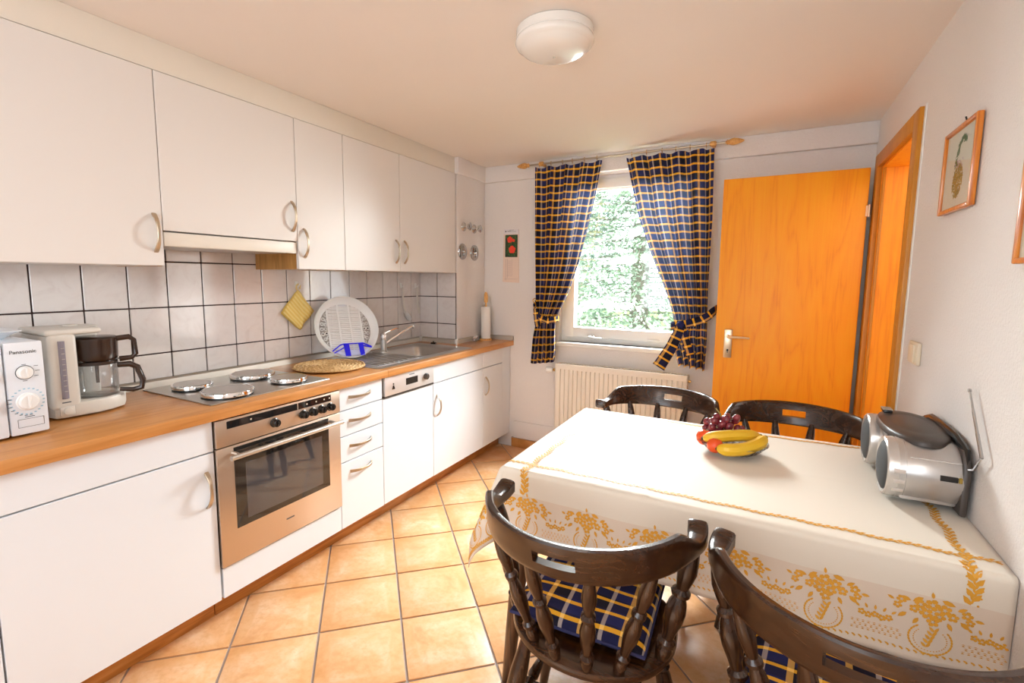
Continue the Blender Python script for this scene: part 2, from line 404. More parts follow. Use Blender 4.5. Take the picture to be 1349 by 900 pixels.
# ================================================================ setting
b = B().box(-.15, XR+.2, YF-.15, YW+.25, -.12, -.004)
floor = struct('floor', b, 'grout', 'floor of diagonal terracotta tiles with pale grout', (1.4, 1, -.06))
def clip(poly, ax, v, keep_less):
    out = []; n = len(poly)
    for i in range(n):
        p, q = poly[i], poly[(i+1) % n]
        ip = (p[ax] <= v) == keep_less or p[ax] == v; iq = (q[ax] <= v) == keep_less or q[ax] == v
        if ip: out.append(p)
        if ip != iq:
            t = (v-p[ax])/(q[ax]-p[ax]); out.append((lerp(p[0], q[0], t), lerp(p[1], q[1], t)))
    return out
TA, TH = .3059, .7618; TO = (.7176, 1.9114); G = .0045
e1 = (math.cos(TH), math.sin(TH)); e2 = (math.sin(TH), -math.cos(TH))
full_tile = None; ntile = 0
for i in range(-14, 15):
    for j in range(-14, 15):
        def W(a, c): return (TO[0]+TA*(i*e1[0]+j*e2[0])+a*e1[0]+c*e2[0], TO[1]+TA*(i*e1[1]+j*e2[1])+a*e1[1]+c*e2[1])
        poly = [W(G, G), W(TA-G, G), W(TA-G, TA-G), W(G, TA-G)]
        cen = W(TA/2, TA/2); raw = poly
        if cen[1] < .35 and cen[0] > 0: lim = .05
        for ax, v, less in ((0, .44, False), (0, XR, True), (1, -.1, False), (1, YW-.02, True)): 
            poly = clip(poly, ax, v, less)
            if len(poly) < 3: break
        if len(poly) < 3: continue
        c = (sum(p[0] for p in poly)/len(poly), sum(p[1] for p in poly)/len(poly))
        if len(poly) == 4 and all(abs(p[0]-q[0])+abs(p[1]-q[1]) < 1e-6 for p, q in zip(poly, raw)):
            if full_tile is None:
                full_tile = B().prism([(p[0]-c[0], p[1]-c[1]) for p in poly], 'z', -.004, .0012, .0012).mesh('tile')
                full_tile.materials.append(M['tile'])
            me = full_tile
        else:
            xs = [p[0] for p in poly]; ys = [p[1] for p in poly]
            if max(xs)-min(xs) < .02 or max(ys)-min(ys) < .02: continue
            me = B().prism([(p[0]-c[0], p[1]-c[1]) for p in poly], 'z', -.004, .0012).mesh('tile'); me.materials.append(M['tile'])
        o = bpy.data.objects.new('tile', me); COL.objects.link(o); o.parent = floor
        o.location = (c[0]-1.4, c[1]-1, .06); ntile += 1
b = B().box(-.15, XR+.2, YF-.15, YW+.25, ZC, ZC+.1); struct('ceiling', b, 'ceil', 'pale pinkish painted ceiling', (1.4, 1, ZC))
b = B().box(-.15, 0, YF-.15, YW+.25, -.01, ZC); wall_left = struct('wall_left', b, 'wall', 'white left wall behind the fitted kitchen with tiled splashback', (0, 1, 0))
# window wall with opening
WX0, WX1, WZ0, WZ1 = .985, 1.93, .872, 2.055
b = B()
b.box(0, WX0, YW, YW+.25, -.01, ZC).box(WX1, XR+.2, YW, YW+.25, -.01, ZC).box(WX0, WX1, YW, YW+.25, -.01, WZ0).box(WX0, WX1, YW, YW+.25, WZ1, ZC)
wall_back = struct('wall_back', b, 'wall', 'white plastered window wall', (1.4, YW, 0))
# right wall with door opening
DY0, DY1, DZ = 2.585, 3.285, 1.925
b = B()
b.box(XR, XR+.2, YF, DY0, -.01, ZC).box(XR, XR+.2, DY1, YW, -.01, ZC).box(XR, XR+.2, DY0, DY1, DZ, ZC)
struct('wall_right', b, 'wall', 'white woodchip wall on the right', (XR, 1, 0))
# rear wall with an unseen opening added to let in light
b = B(); RX0, RX1, RZ0, RZ1 = .5, 2.5, .85, 2.0
b.box(-.15, RX0, YF-.15, YF, 0, ZC).box(RX1, XR+.2, YF-.15, YF, 0, ZC).box(RX0, RX1, YF-.15, YF, 0, RZ0).box(RX0, RX1, YF-.15, YF, RZ1, ZC)
struct('wall_front', b, 'rear', 'wall behind the viewer with a wide opening added to let in light', (1.4, YF, 0))
# hallway beyond the door
b = B().box(3.9, 4.0, 1.6, 4.0, 0, ZC).box(2.99, 3.9, 1.6, 1.7, 0, ZC).box(2.99, 3.9, 3.9, 4.0, 0, ZC)
struct('wall_hall', b, 'wall', 'white walls of the passage beyond the doorway', (3.4, 2.8, 0))
b = B().box(2.99, 4.0, 1.6, 4.0, -.12, 0).box(2.99, 4.0, 1.6, 4.0, ZC, ZC+.1)
struct('floor_hall', b, 'skirt', 'floor and ceiling slab of the passage beyond the doorway', (3.4, 2.8, 0))
# beams, pillar, cornice
b = B().box(.345, XR, YW-.035, YW, 2.07, ZC, .004); struct('trim_1', b, 'wall', 'shallow plastered beam along the top of the window wall', (1.6, YW, 2.1))
b = B().box(0, .338, 3.075, YW, 0, ZC, .006); pillar = struct('trim_2', b, 'wall', 'plastered corner pillar beside the wall cabinets carrying the valves', (.17, 3.27, 0), 'pillar')
b = B().box(0, .362, 3.06, YW-.001, 2.075, ZC, .004); struct('trim_3', b, 'wall', 'short beam end boxed around the top of the corner pillar', (.17, 3.27, 2.1), 'beam')
b = B().box(.30, .332, YF+.02, 3.058, 2.076, ZC-.001, .001); b.box(.0, .30, YF+.02, 3.058, 2.08, 2.09); struct('trim_4', b, 'cream', 'cream filler strip between the wall cabinets and the ceiling', (.32, 1, 2.12), 'trim')
# ledge and skirting tiles below window
b = B().box(.62, 2.05, YW-.016, YW, .075, .21, .004); struct('trim_5', b, 'wall', 'low plaster ledge along the foot of the window wall', (1.3, YW, .1), 'trim')
b = B().box(.60, 2.05, YW-.012, YW, 0, .075); base = struct('baseboard_back', b, 'grout', 'tile skirting along the foot of the window wall', (1.3, YW, .04))
x = .545
while x < 2.05:
    a, c = max(x, .605), min(x+.3, 2.05); x += .306
    part('tile', B().box(a, c, YW-.022, YW-.011, .002, .072, .002), 'skirt', base)
b = B().box(XR-.012, XR, YF, 2.48, 0, .075); base2 = struct('baseboard_right', b, 'grout', 'tile skirting along the foot of the right wall', (XR, 1, .04))
y = .1
while y < 2.45:
    part('tile', B().box(XR-.022, XR-.011, y, min(y+.3, 2.478), .002, .072, .002), 'skirt', base2); y += .306
# splashback tiles
TWD, TZ = .1538, [.80, .997, 1.197, 1.396, 1.50]
b = B().box(-.0005, .002, .2, 3.075, .86, 1.50); back = part('grout', b, 'darkgrout', wall_left)
def wtile(y0, y1, z0, z1):
    me_key = (round(y1-y0, 3), round(z1-z0, 3))
    if me_key not in WT:
        WT[me_key] = B().box(0, .007, -(y1-y0)/2, (y1-y0)/2, -(z1-z0)/2, (z1-z0)/2, .0015, 1).mesh('tile'); WT[me_key].materials.append(M['walltile'])
    return WT[me_key]
WT = {}
k = -3; 
while True:
    ya = .8095+k*TWD+.0028; yb = ya+TWD-.0056; k += 1
    if ya > 3.07: break
    yb = min(yb, 3.072)
    for z0, z1 in zip(TZ, TZ[1:]):
        za, zb = z0+.0028, z1-.0028
        if z0 < .9: za = .887
        if z1 > 1.45 and not (1.08 < (ya+yb)/2 < 1.72): continue
        if z1 > 1.45: zb = 1.45
        o = bpy.data.objects.new('tile', wtile(ya, yb, za, zb)); COL.objects.link(o); o.parent = wall_left
        o.location = (.001, (ya+yb)/2-1, (za+zb)/2)
b = B().box(.004, .334, 3.071, 3.0755, .86, 1.372); part('grout', b, 'darkgrout', pillar)
for xa, xb in ((.010, .166), (.172, .331)):
    for z0, z1 in zip(TZ[:2], TZ[1:3]):
        za, zb = (.887 if z0 < .9 else z0+.0028), min(z1-.0028, 1.371)
        part('tile', B().box(xa, xb, 3.064, 3.0715, za, zb, .0015, 1), 'walltile', pillar)
    part('tile', B().box(xa, xb, 3.064, 3.0715, 1.1998, 1.371, .0015, 1), 'walltile', pillar)

# ---------------------------------------------------------------- window
b = B(); Y0, Y1 = YW+.045, YW+.115
def rect_frame(b, x0, x1, z0, z1, y0, y1, wl, wr, wb, wt, bev=.004):
    b.box(x0, x0+wl, y0, y1, z0, z1, bev).box(x1-wr, x1, y0, y1, z0, z1, bev)
    b.box(x0+wl*.9, x1-wr*.9, y0, y1, z0, z0+wb, bev).box(x0+wl*.9, x1-wr*.9, y0, y1, z1-wt, z1, bev)
rect_frame(b, WX0, WX1, WZ0, WZ1, Y0, Y1, .05, .05, .05, .05)
win = struct('window_1', b, 'pvc', 'white single-sash window over the radiator with a fir tree outside', (1.45, YW, .87))
b = B(); rect_frame(b, WX0+.032, WX1-.032, WZ0+.035, WZ1-.03, Y0-.02, Y1-.02, .070, .070, .075, .06, .006)
part('sash', b, 'pvc', win)
part('pane', B().box(1.07, 1.845, Y0+.02, Y0+.026, .96, 1.985), 'pane', win)
b = B().box(1.06, 1.86, Y0+.004, Y0+.04, 1.955, 1.992, .004); part('blind_box', b, 'pvc', win)
b = B().box(.955, 1.965, YW-.045, YW+.05, .842, .872, .006); part('window_sill', b, 'pvc', win)
b = B().box(1.20, 1.23, Y0-.034, Y0-.02, .912, .932, .004).tube([(1.215, Y0-.03, .922), (1.215, Y0-.055, .922), (1.27, Y0-.058, .915), (1.31, Y0-.056, .915)], .006, 8)
b.sphere((1.245, Y0-.03, .922), .010, 10, 6); part('window_handle', b, 'steel', win)
b = B().box(1.62, 1.70, Y0-.03, Y0-.02, .918, .928, .003); part('drain_cap', b, 'pvc', win)

# ---------------------------------------------------------------- doorway in the right wall
b = B(); fx0, fx1 = XR-.018, XR
b.box(fx0, fx1+.012, DY0-.075, DY0+.005, 0, DZ+.055, .003).box(fx0, fx1+.012, DY1-.005, DY1+.07, 0, DZ+.055, .003).box(fx0, fx1+.012, DY0+.004, DY1-.004, DZ-.012, DZ+.055, .003)
door = struct('door_1', b, 'frame', 'orange wooden door frame set in the right wall, its leaf swung open', (XR, 2.93, 0))
b = B().box(XR+.002, XR+.2, DY1-.022, DY1, 0, DZ).box(XR+.002, XR+.2, DY0, DY0+.022, 0, DZ).box(XR+.002, XR+.2, DY0+.021, DY1-.021, DZ-.022, DZ)
part('jamb_lining', b, 'door', door)
b = B().box(XR+.004, XR+.016, DY1-.034, DY1-.02, 0, DZ-.02, .002).box(XR+.004, XR+.016, DY0+.02, DY0+.034, 0, DZ-.02, .002); part('rebate_seal', b, 'frame', door)
b = B().box(XR-.004, XR+.004, DY0-.094, DY0-.0755, 0, DZ+.060); part('sealant_edge', b, 'pvc', door, label='pale filler edge beside the door frame')
LY = 3.325
leaf = thing('door_leaf', 'orange oak-veneer door leaf standing open flat along the window wall', 'door', (2.76, LY, 0))
part('panel', B().box(2.058, 2.752, LY, LY+.04, .012, 1.922, .002), 'door', leaf)
b = B().box(2.062, 2.748, LY+.039, LY+.052, .02, 1.905); part('rebate_edge', b, 'frame', leaf)
hp = part('handle_plate', B().box(2.108, 2.152, LY-.008, LY, .868, 1.04, .004), 'palebrass', leaf)
b = B().lathe([(.011, 0), (.011, .03), (.009, .045)], (2.130, LY-.006, .998), (0, -1, 0), 14).tube([(2.130, LY-.045, .998), (2.15, LY-.05, .998), (2.20, LY-.048, .998), (2.245, LY-.046, .996)], [.009, .0085, .0075, .006], 10)
part('lever', b, 'palebrass', hp)
b = B().lathe([(.006, 0), (.006, .0015)], (2.130, LY-.0078, .915), (0, -1, 0), 12).box(2.1275, 2.1325, LY-.0093, LY-.0078, .899, .915); part('keyhole', b, 'black', hp)
for z in (1.70, .25):
    b = B().lathe([(.005, -.032), (.005, .032)], (2.760, LY-.004, z), (0, 0, 1), 12).box(2.745, 2.760, LY-.002, LY-.0005, z-.028, z+.028); part('hinge', b, 'palebrass', leaf)

# ================================================================ fitted kitchen
def bow(b, x, y, z, L, axis, rise=.030, wid=.013, th=.006):
    pts = []
    for i in range(17):
        t = -1+2*i/16; h = rise*(1-abs(t)**2.6)
        pts.append((x+h, y, z+t*L/2) if axis == 'z' else (x+h, y+t*L/2, z))
    ref = (0, 1, 0) if axis == 'z' else (0, 0, 1)
    W = [wid*(1.25-.5*(1-abs(-1+2*i/16))) for i in range(17)]
    return b.strip(pts, ref, W, th)
XF = .58
def body(t, y0, y1, z0, z1, x1=.561, mat='white', x0=.02):
    b = B().box(x0, x1, y0+.001, y0+.018, z0, z1).box(x0, x1, y1-.018, y1-.001, z0, z1).box(x0, x1, y0+.018, y1-.018, z0, z0+.018)
    b.box(x0, x0+.01, y0+.018, y1-.018, z0+.018, z1).box(x0, x1-.002, y0+.018, y1-.018, z1-.018, z1)
    return part('body', b, mat, t)
def front(name, t, y0, y1, z0, z1, mat='white', g=.0016, x0=.562, x1=XF):
    return part(name, B().box(x0, x1, y0+g, y1-g, z0+g, z1-g, .0012, 1), mat, t)
ZB, ZT = .11, .812
def handle(p, y, z, L=.135, axis='z', x=XF, rise=.030): return part('handle', bow(B(), x-.002, y, z, L, axis, rise), 'nickel', p)
# base cabinets
t = thing('base_cabinet', 'white base cabinet left of the oven, one wide door under a drawer front', 'cabinet', (.3, .8, ZB))
body(t, .505, 1.10, ZB, ZT); front('drawer', t, .505, 1.10, .695, ZT); d = front('door', t, .505, 1.10, ZB, .693); handle(d, 1.068, .558)
t = thing('base_cabinet', 'white base cabinet at the left edge of the picture, under the microwave', 'cabinet', (.3, .2, ZB))
body(t, -.10, .503, ZB, ZT); front('drawer', t, -.10, .503, .695, ZT); d = front('door', t, -.10, .503, ZB, .693); handle(d, -.07, .558)
t = thing('oven_housing', 'white housing cabinet around the built-in oven with a blank strip below it', 'cabinet', (.3, 1.4, ZB))
b = B().box(.02, .56, 1.101, 1.119, ZB, ZT).box(.02, .56, 1.681, 1.699, ZB, ZT).box(.02, .56, 1.12, 1.68, ZB, ZB+.10); part('body', b, 'white', t)
front('plinth_panel', t, 1.106, 1.70, ZB, .232)
# built-in oven
t = thing('built_in_oven', 'stainless built-in oven with black knobs and glass door below the hob', 'oven', (.5, 1.4, .236))
OY0, OY1 = 1.103, 1.697
part('oven_casing', B().box(.10, .575, 1.125, 1.675, .238, .80), 'black', t)
cp = part('control_panel', B().box(.566, .592, OY0, OY1, .703, .806, .003), 'oven', t)
part('display_strip', B().box(.5915, .5935, 1.145, 1.643, .768, .797, .0008, 1), 'blackglass', cp)
part('strip_divider', B().box(.5932, .5942, 1.458, 1.462, .768, .797), 'alu', cp)
for y, r in ((1.345, .0165), (1.487, .0165), (1.537, .0165), (1.586, .0165), (1.636, .0165)):
    b = B().lathe([(r*1.18, 0), (r*1.18, .003), (r, .005), (r*.96, .022), (r*.8, .025)], (.592, y, .742), (1, 0, 0), 20).box(.608, .620, y-.0025, y+.0025, .732, .752, .001)
    part('knob', b, 'black', cp)
for y in (1.24, 1.505, 1.555, 1.60, 1.63): part('printed_mark', B().box(.5932, .5940, y, y+.006, .780, .786), 'ivory', cp)
od = part('oven_door', B().box(.566, .590, OY0, OY1, .236, .699, .003), 'oven', t)
part('glass_panel', B().box(.5885, .5915, 1.168, 1.626, .368, .690, .001, 1), 'blackglass', od)
part('viewing_window', B().box(.5910, .5922, 1.213, 1.585, .392, .618, .0006, 1), 'ovenglass', od)
b = B().lathe([(.010, 0), (.010, .54)], (.636, 1.13, .668), (0, 1, 0), 16)
for y in (1.165, 1.635): b.tube([(.590, y, .672), (.615, y, .672), (.636, y, .668)], .007, 8)
part('handle', b, 'steel', od)
part('maker_mark', B().box(.590, .5906, 1.385, 1.425, .305, .311), 'grey', od)
# drawer unit
t = thing('drawer_unit', 'white unit of four drawers between oven and dishwasher', 'cabinet', (.3, 1.85, ZB))
body(t, 1.70, 2.0, ZB, ZT)
for z0, z1 in ((.698, ZT), (.571, .696), (.442, .569), (ZB, .440)):
    d = front('drawer', t, 1.70, 2.0, z0, z1); handle(d, 1.838, min(z1-.055, z0+.075) if z0 > .2 else .385, .15, 'y', XF, .028)
# dishwasher
t = thing('dishwasher', 'built-in dishwasher with silver control strip and white door front', 'dishwasher', (.3, 2.225, ZB))
part('body', B().box(.03, .56, 2.003, 2.447, ZB, ZT-.004), 'seam', t)
cp = part('control_panel', B().box(.562, .588, 2.014, 2.446, .706, .808, .002), 'palepanel', t)
part('display', B().box(.5875, .5888, 2.185, 2.29, .738, .776, .0004, 1), 'black', cp)
b = B().lathe([(.019, 0), (.018, .014), (.014, .017)], (.588, 2.365, .757), (1, 0, 0), 20); part('knob', b, 'darkgrey', cp)
b = B().prism([(2.068, .735), (2.092, .735), (2.084, .757), (2.076, .757)], 'x', .588, .5888).lathe([(.005, 0), (.005, .001)], (.588, 2.08, .764), (1, 0, 0), 10); part('button_mark', b, 'black', cp)
part('maker_mark', B().box(.588, .5886, 2.215, 2.26, .790, .795), 'grey', cp)
part('grip_strip', B().box(.562, .586, 2.014, 2.446, .696, .705), 'darkgrey', t)
front('door', t, 2.0, 2.45, ZB, .695, g=.003)
# sink cabinet
t = thing('sink_cabinet', 'white sink base cabinet with a blank top panel, right of the dishwasher', 'cabinet', (.3, 2.75, ZB))
b = B().box(.02, .56, 2.451, 2.469, ZB, ZT).box(.02, .56, 3.031, 3.049, ZB, ZT).box(.02, .56, 2.469, 3.031, ZB, ZB+.018); part('body', b, 'white', t)
front('top_panel', t, 2.45, 3.05, .695, ZT); d = front('door', t, 2.45, 3.05, ZB, .693); handle(d, 2.492, .553)
t = thing('corner_cabinet', 'narrow white base cabinet at the far end beside the window wall', 'cabinet', (.3, 3.2, ZB))
b = B().box(.345, .56, 3.051, 3.069, ZB, ZT).box(.345, .56, 3.32, 3.338, ZB, ZT).box(.345, .56, 3.069, 3.32, ZB, ZB+.018); part('body', b, 'white', t)
front('drawer', t, 3.05, 3.342, .695, ZT); d = front('door', t, 3.05, 3.342, ZB, .693); handle(d, 3.088, .558)
part('filler_panel', B().box(.562, .578, 3.344, 3.474, ZB, ZT), 'white', t)
# plinths
single('plinth_board', B().box(.470, .490, -.1, 1.117, 0, .106, .001), 'plinth', 'orange-brown plinth board under the left base cabinet', 'plinth', (.52, .5, 0))
single('plinth_board', B().box(.470, .490, 1.121, YW-.026, 0, .106, .001), 'plinth', 'long orange-brown plinth board running from the oven to the window wall', 'plinth', (.52, 2.2, 0))
# worktop
WZ, WB, WXF = .853, .8135, .606
SX0, SX1, SY0, SY1 = .085, .545, 2.02, 2.93        # sink cut-out
wt = thing('worktop', 'beech worktop running the length of the kitchen', 'worktop', (.3, 1.7, WB))
b = B().box(.002, WXF, -.1, SY0, WB, WZ, .003).box(.002, SX0, SY0, SY1, WB, WZ).box(SX1, WXF, SY0, SY1, WB, WZ, .003, 2, 'y').box(.002, WXF, SY1, 3.0745, WB, WZ, .003, 2, 'y').box(.339, WXF, 3.0745, YW-.001, WB, WZ, .003, 2, 'y')
part('board', b, 'beech', wt)
def upst(b, p, q, wdir, th=.016, h=.034):
    pass
b = B().prism([(.0085, WZ), (.026, WZ), (.022, WZ+.026), (.012, WZ+.034), (.0085, WZ+.034)], 'y', -.1, 3.062)
b.prism([(3.062, WZ), (3.046, WZ), (3.05, WZ+.026), (3.058, WZ+.034), (3.062, WZ+.034)], 'x', .026, .338)
b.prism([(.3385, WZ), (.355, WZ), (.351, WZ+.026), (.343, WZ+.034), (.3385, WZ+.034)], 'y', 3.062, YW-.002)
b.prism([(YW-.001, WZ), (YW-.018, WZ), (YW-.014, WZ+.026), (YW-.006, WZ+.034), (YW-.001, WZ+.034)], 'x', .355, WXF)
part('upstand', b, 'alu', wt)
for x, y in ((.024, 3.050), (.350, 3.050)): part('corner_cap', B().box(x-.008, x+.012, y-.012, y+.012, WZ, WZ+.037, .004), 'pvc', wt)
part('end_cap', B().box(.596, .606, YW-.02, YW-.001, WZ, WZ+.035, .003), 'alu', wt)

# wall cabinets
UZ0, UZ1, XU = 1.371, 2.074, .338
def ucab(label, y0, y1, z0, dz0=None, hy=None, hz=None, name='wall_cabinet', wz0=None):
    t = thing(name, label, 'cabinet', (.17, (y0+y1)/2, z0))
    wz0 = z0
    for ya, yb in ((y0+.001, y0+.017), (y1-.017, y1-.001)): part('side_panel', B().box(.01, .319, ya, yb, wz0, UZ1), 'beech_z', t)
    b = B().box(.01, .318, y0+.017, y1-.017, wz0+.001, wz0+.017).box(.01, .318, y0+.017, y1-.017, UZ1-.017, UZ1).box(.01, .02, y0+.017, y1-.017, wz0+.017, UZ1-.017); part('body', b, 'upper', t)
    d = front('door', t, y0, y1, dz0 or z0, UZ1, 'upper', .0016, .320, XU)
    if hy: handle(d, hy, hz, .14, 'z', XU)
    return t
ucab('big white wall cabinet at the left edge above the coffee maker', .50, 1.10, UZ0, None, 1.072, 1.492)
ucab('white wall cabinet cut off by the left frame edge', -.10, .498, UZ0, None, .47, 1.492)
ucab('white wall cabinet with a short door above the cooker hood', 1.10, 1.70, 1.502, None, 1.673, 1.618)
ucab('narrow white wall cabinet with beech side panel right of the hood', 1.70, 2.0, UZ0, None, 1.738, 1.497)
ucab('white wall cabinet above the dish drainer, handle on its right', 2.0, 2.45, UZ0, None, 2.413, 1.492)
ucab('last white wall cabinet beside the pillar, handle on its left', 2.45, 3.058, UZ0, None, 2.492, 1.492)
# cooker hood
t = thing('cooker_hood', 'flat pull-out cooker hood with cream front strip above the hob', 'hood', (.17, 1.4, 1.44))
part('housing', B().box(.012, .316, 1.104, 1.696, 1.452, 1.50), 'cream', t)
part('front_strip', B().box(.317, .336, 1.103, 1.693, 1.446, 1.498, .002), 'cream', t)
part('grease_filter', B().box(.05, .30, 1.14, 1.66, 1.446, 1.4515), 'steel', t)
# ================================================================ on the worktop
# hob and hotplate covers
t = thing('hob', 'stainless four-plate hob set in the worktop over the oven', 'hob', (.29, 1.41, WZ))
b = B().box(.048, .535, 1.125, 1.69, WZ+.0003, WZ+.005, .0018); part('plate', b, 'steel', t)
HP = [(.205, 1.243, .078, 'small stainless hotplate cover at the back left of the hob'), (.438, 1.252, .098, 'large stainless hotplate cover at the front left of the hob'),
      (.212, 1.517, .098, 'large stainless hotplate cover at the back right of the hob'), (.432, 1.547, .080, 'small stainless hotplate cover at the front right of the hob')]
for x, y, r, lab in HP:
    part('hotplate', B().lathe([(r*.96, 0), (r*.96, .005), (r*.9, .007)], (x, y, WZ+.006), (0, 0, 1), 28), 'black', t)
    c = thing('hotplate_cover', lab, 'cover', (x, y, WZ+.012), 0, 'hotplate covers on the hob')
    b = B().lathe([(r*.985, 0), (r, .001), (r, .012), (r*.985, .016), (r*.95, .018), (r*.90, .0172)], (x, y, WZ+.012), (0, 0, 1), 40, cap=False); part('rim', b, 'chrome', c)
    b = B().lathe([(r*.91, .0155), (r*.91, .0172), (r*.88, .0168), (r*.5, .0165)], (x, y, WZ+.012), (0, 0, 1), 40); part('top', b, 'steel', c)
# round straw mat
t = thing('straw_mat', 'round woven straw mat lying between hob and draining board', 'mat', (.30, 1.905, WZ))
b = B(); n = 260; turns = 9
pts = []
b.lathe([(.03, 0), (.178, .001), (.186, .006), (.178, .011), (.03, .012)], (.30, 1.905, WZ+.0034), (0, 0, 1), 40, cap=True); part('weave', b, 'straw', t)
for k in range(9):
    r = .02+k*.0195; m = int(10+r*150)
    pl = [(.30+(r+.0045*math.sin(i*PI))*math.cos(2*PI*i/(m*2)), 1.905+r*math.sin(2*PI*i/(m*2)), WZ+.0122+(.0022 if i % 2 else -.0012)) for i in range(m*2)]
    part('coil', B().tube(pl, .0068, 6, True), 'straw', t)
# sink
t = thing('sink', 'stainless steel inset sink with draining board on the left', 'sink', (.31, 2.47, WZ))
b = B(); BX0, BX1, BY0, BY1 = .15, .49, 2.47, 2.84
z = WZ+.003
def rrect(x0, x1, y0, y1, r, z, n=6):
    out = []
    for cx, cy, a0 in ((x1-r, y1-r, 0), (x0+r, y1-r, 90), (x0+r, y0+r, 180), (x1-r, y0+r, 270)):
        for i in range(n+1):
            a = math.radians(a0+90*i/n); out.append((cx+r*math.cos(a), cy+r*math.sin(a), z))
    return out
# deck: ring between outer rim and basin mouth
b.loft([rrect(.068, .560, 2.005, 2.945, .02, WZ+.0005), rrect(.072, .556, 2.009, 2.941, .02, z), rrect(.080, .548, 2.017, 2.933, .02, z),
        rrect(BX0-.012, BX1+.012, BY0-.012, BY1+.012, .06, z), rrect(BX0, BX1, BY0, BY1, .055, z-.010), rrect(BX0+.012, BX1-.012, BY0+.012, BY1-.012, .05, z-.14), rrect(BX0+.04, BX1-.04, BY0+.04, BY1-.04, .03, z-.155)], cap=False)
b.poly(rrect(BX0+.04, BX1-.04, BY0+.04, BY1-.04, .03, z-.155)); part('basin', b, 'steel', t, smooth=50)
b = B(); b.box(.115, .515, 2.04, 2.44, z-.001, z+.0012, .0008, 1); db = part('draining_board', b, 'linen', t)
for k in range(9): part('rib', B().box(.14, .49, 2.075+k*.04, 2.087+k*.04, z+.0008, z+.004, .0015, 1), 'steel', db)
part('drain', B().lathe([(.04, 0), (.038, .003), (.02, .002)], (.32, 2.65, z-.154), (0, 0, 1), 20), 'chrome', t)
b = B().lathe([(.012, 0), (.012, .004), (.004, .006), (.004, .016), (.009, .018), (.009, .022)], (.452, 2.90, z), (0, 0, 1), 14); part('plug_knob', b, 'chrome', t)
# sink strainer / plug lying near back
t = thing('sink_plug', 'small dark plug on a chain lying behind the sink basin', 'plug', (.20, 2.965, WZ))
part('stopper', B().lathe([(.020, 0), (.022, .006), (.018, .012), (.005, .013), (.005, .02)], (.20, 2.972, WZ), (0, 0, 1), 16), 'black', t)
part('chain', B().tube([(.20, 2.972, WZ+.014), (.235, 2.962, WZ+.004), (.27, 2.967, WZ+.003), (.30, 2.957, WZ+.0035)], .0018, 6), 'chrome', t)
# tap
t = thing('mixer_tap', 'chrome single-lever kitchen tap with long angled spout', 'tap', (.165, 2.475, WZ+.003))
TX, TY = .165, 2.475
part('tap_body', B().lathe([(.027, 0), (.027, .006), (.022, .010), (.022, .075), (.0225, .078), (.0225, .105), (.018, .118), (.006, .124)], (TX, TY, WZ+.003), (0, 0, 1), 22), 'chrome', t)
part('spout', B().tube([(TX, TY+.015, WZ+.055), (TX+.012, TY+.05, WZ+.075), (TX+.035, TY+.13, WZ+.115), (TX+.055, TY+.215, WZ+.155), (TX+.058, TY+.232, WZ+.156), (TX+.058, TY+.238, WZ+.142)], [.013, .011, .0095, .0095, .011, .011], 12), 'chrome', t)
part('lever', B().strip([(TX, TY, WZ+.122), (TX+.012, TY+.03, WZ+.134), (TX+.03, TY+.085, WZ+.150), (TX+.035, TY+.105, WZ+.150)], (1, -.4, 0), [.024, .020, .016, .014], [.012, .010, .007, .006]), 'chrome', t)
# round drainer
DR, DC = .193, Vector((.150, 2.178, WZ+.185))
tn = math.radians(26)
t = thing('dish_drainer', 'large round white plastic dish drainer with blue feet leaning on the tiles', 'drainer', (.19, 2.272, WZ))
ax = Vector((.86, -.36, .40)).normalized(); ex = Vector((0, 1, 0)); ex = (ex-ax*ex.dot(ax)).normalized(); ez = ax.cross(ex)
if ez.z < 0: ez = -ez
ca, sa = math.cos(.20), math.sin(.20); ex, ez = ex*ca-ez*sa, ez*ca+ex*sa
def DP(u, v, h): return DC+ex*u+ez*v+ax*h
b = B()
def dring(r, h): return [DP(r*math.cos(2*PI*k/56), r*math.sin(2*PI*k/56), h) for k in range(56)]
b.loft([dring(DR*.80, -.022), dring(DR*.90, -.012), dring(DR*.97, .014), dring(DR*.985, .019), dring(DR, .017), dring(DR*1.0, .011), dring(DR*.985, .008), dring(DR*.93, -.018), dring(DR*.81, -.028)], loop=True); part('rim', b, 'plasticwhite', t, smooth=60)
# perforated floor: bars and rings
b = B()
for k in range(-11, 12):
    v = k*.0125; hw = math.sqrt(max(0, (DR*.80)**2-v*v)); hw = min(hw, .098)
    b.box(-hw, hw, v-.0048, v+.0048, -.0265, -.0215)
for u in (-.100, -.034, .034, .100):
    hv = math.sqrt((DR*.80)**2-u*u); b.box(u-.005, u+.005, -hv, hv, -.0268, -.0205)
bmesh.ops.transform(b.b, matrix=Matrix(((ex.x, ez.x, ax.x, DC.x), (ex.y, ez.y, ax.y, DC.y), (ex.z, ez.z, ax.z, DC.z), (0, 0, 0, 1))), verts=b.b.verts[:]); part('slatted_floor', b, 'plasticwhite', t)
for side in (-1, 1):
    b = B()
    for a in range(-4, 5):
        for rr in (.118, .140):
            u, v = side*rr*math.cos(a*.225), rr*math.sin(a*.225)
            if abs(u) < .102: continue
            b.tube([DP(u+.0085*math.cos(q*PI/5), v+.0085*math.sin(q*PI/5), -.0235) for q in range(10)], .0030, 6, True)
    part('side_holes', b, 'plasticwhite', t)
b = B()
for u0, u1 in ((-.040, -.008), (.050, .078)):
    b.loft([[DP(u0, -.105, .012), DP(u1, -.105, .012), DP(u1, -.105, .018), DP(u0, -.105, .018)], [DP(u0+.006, -.178, .012), DP(u1+.004, -.180, .012), DP(u1+.004, -.180, .018), DP(u0+.006, -.178, .018)]])
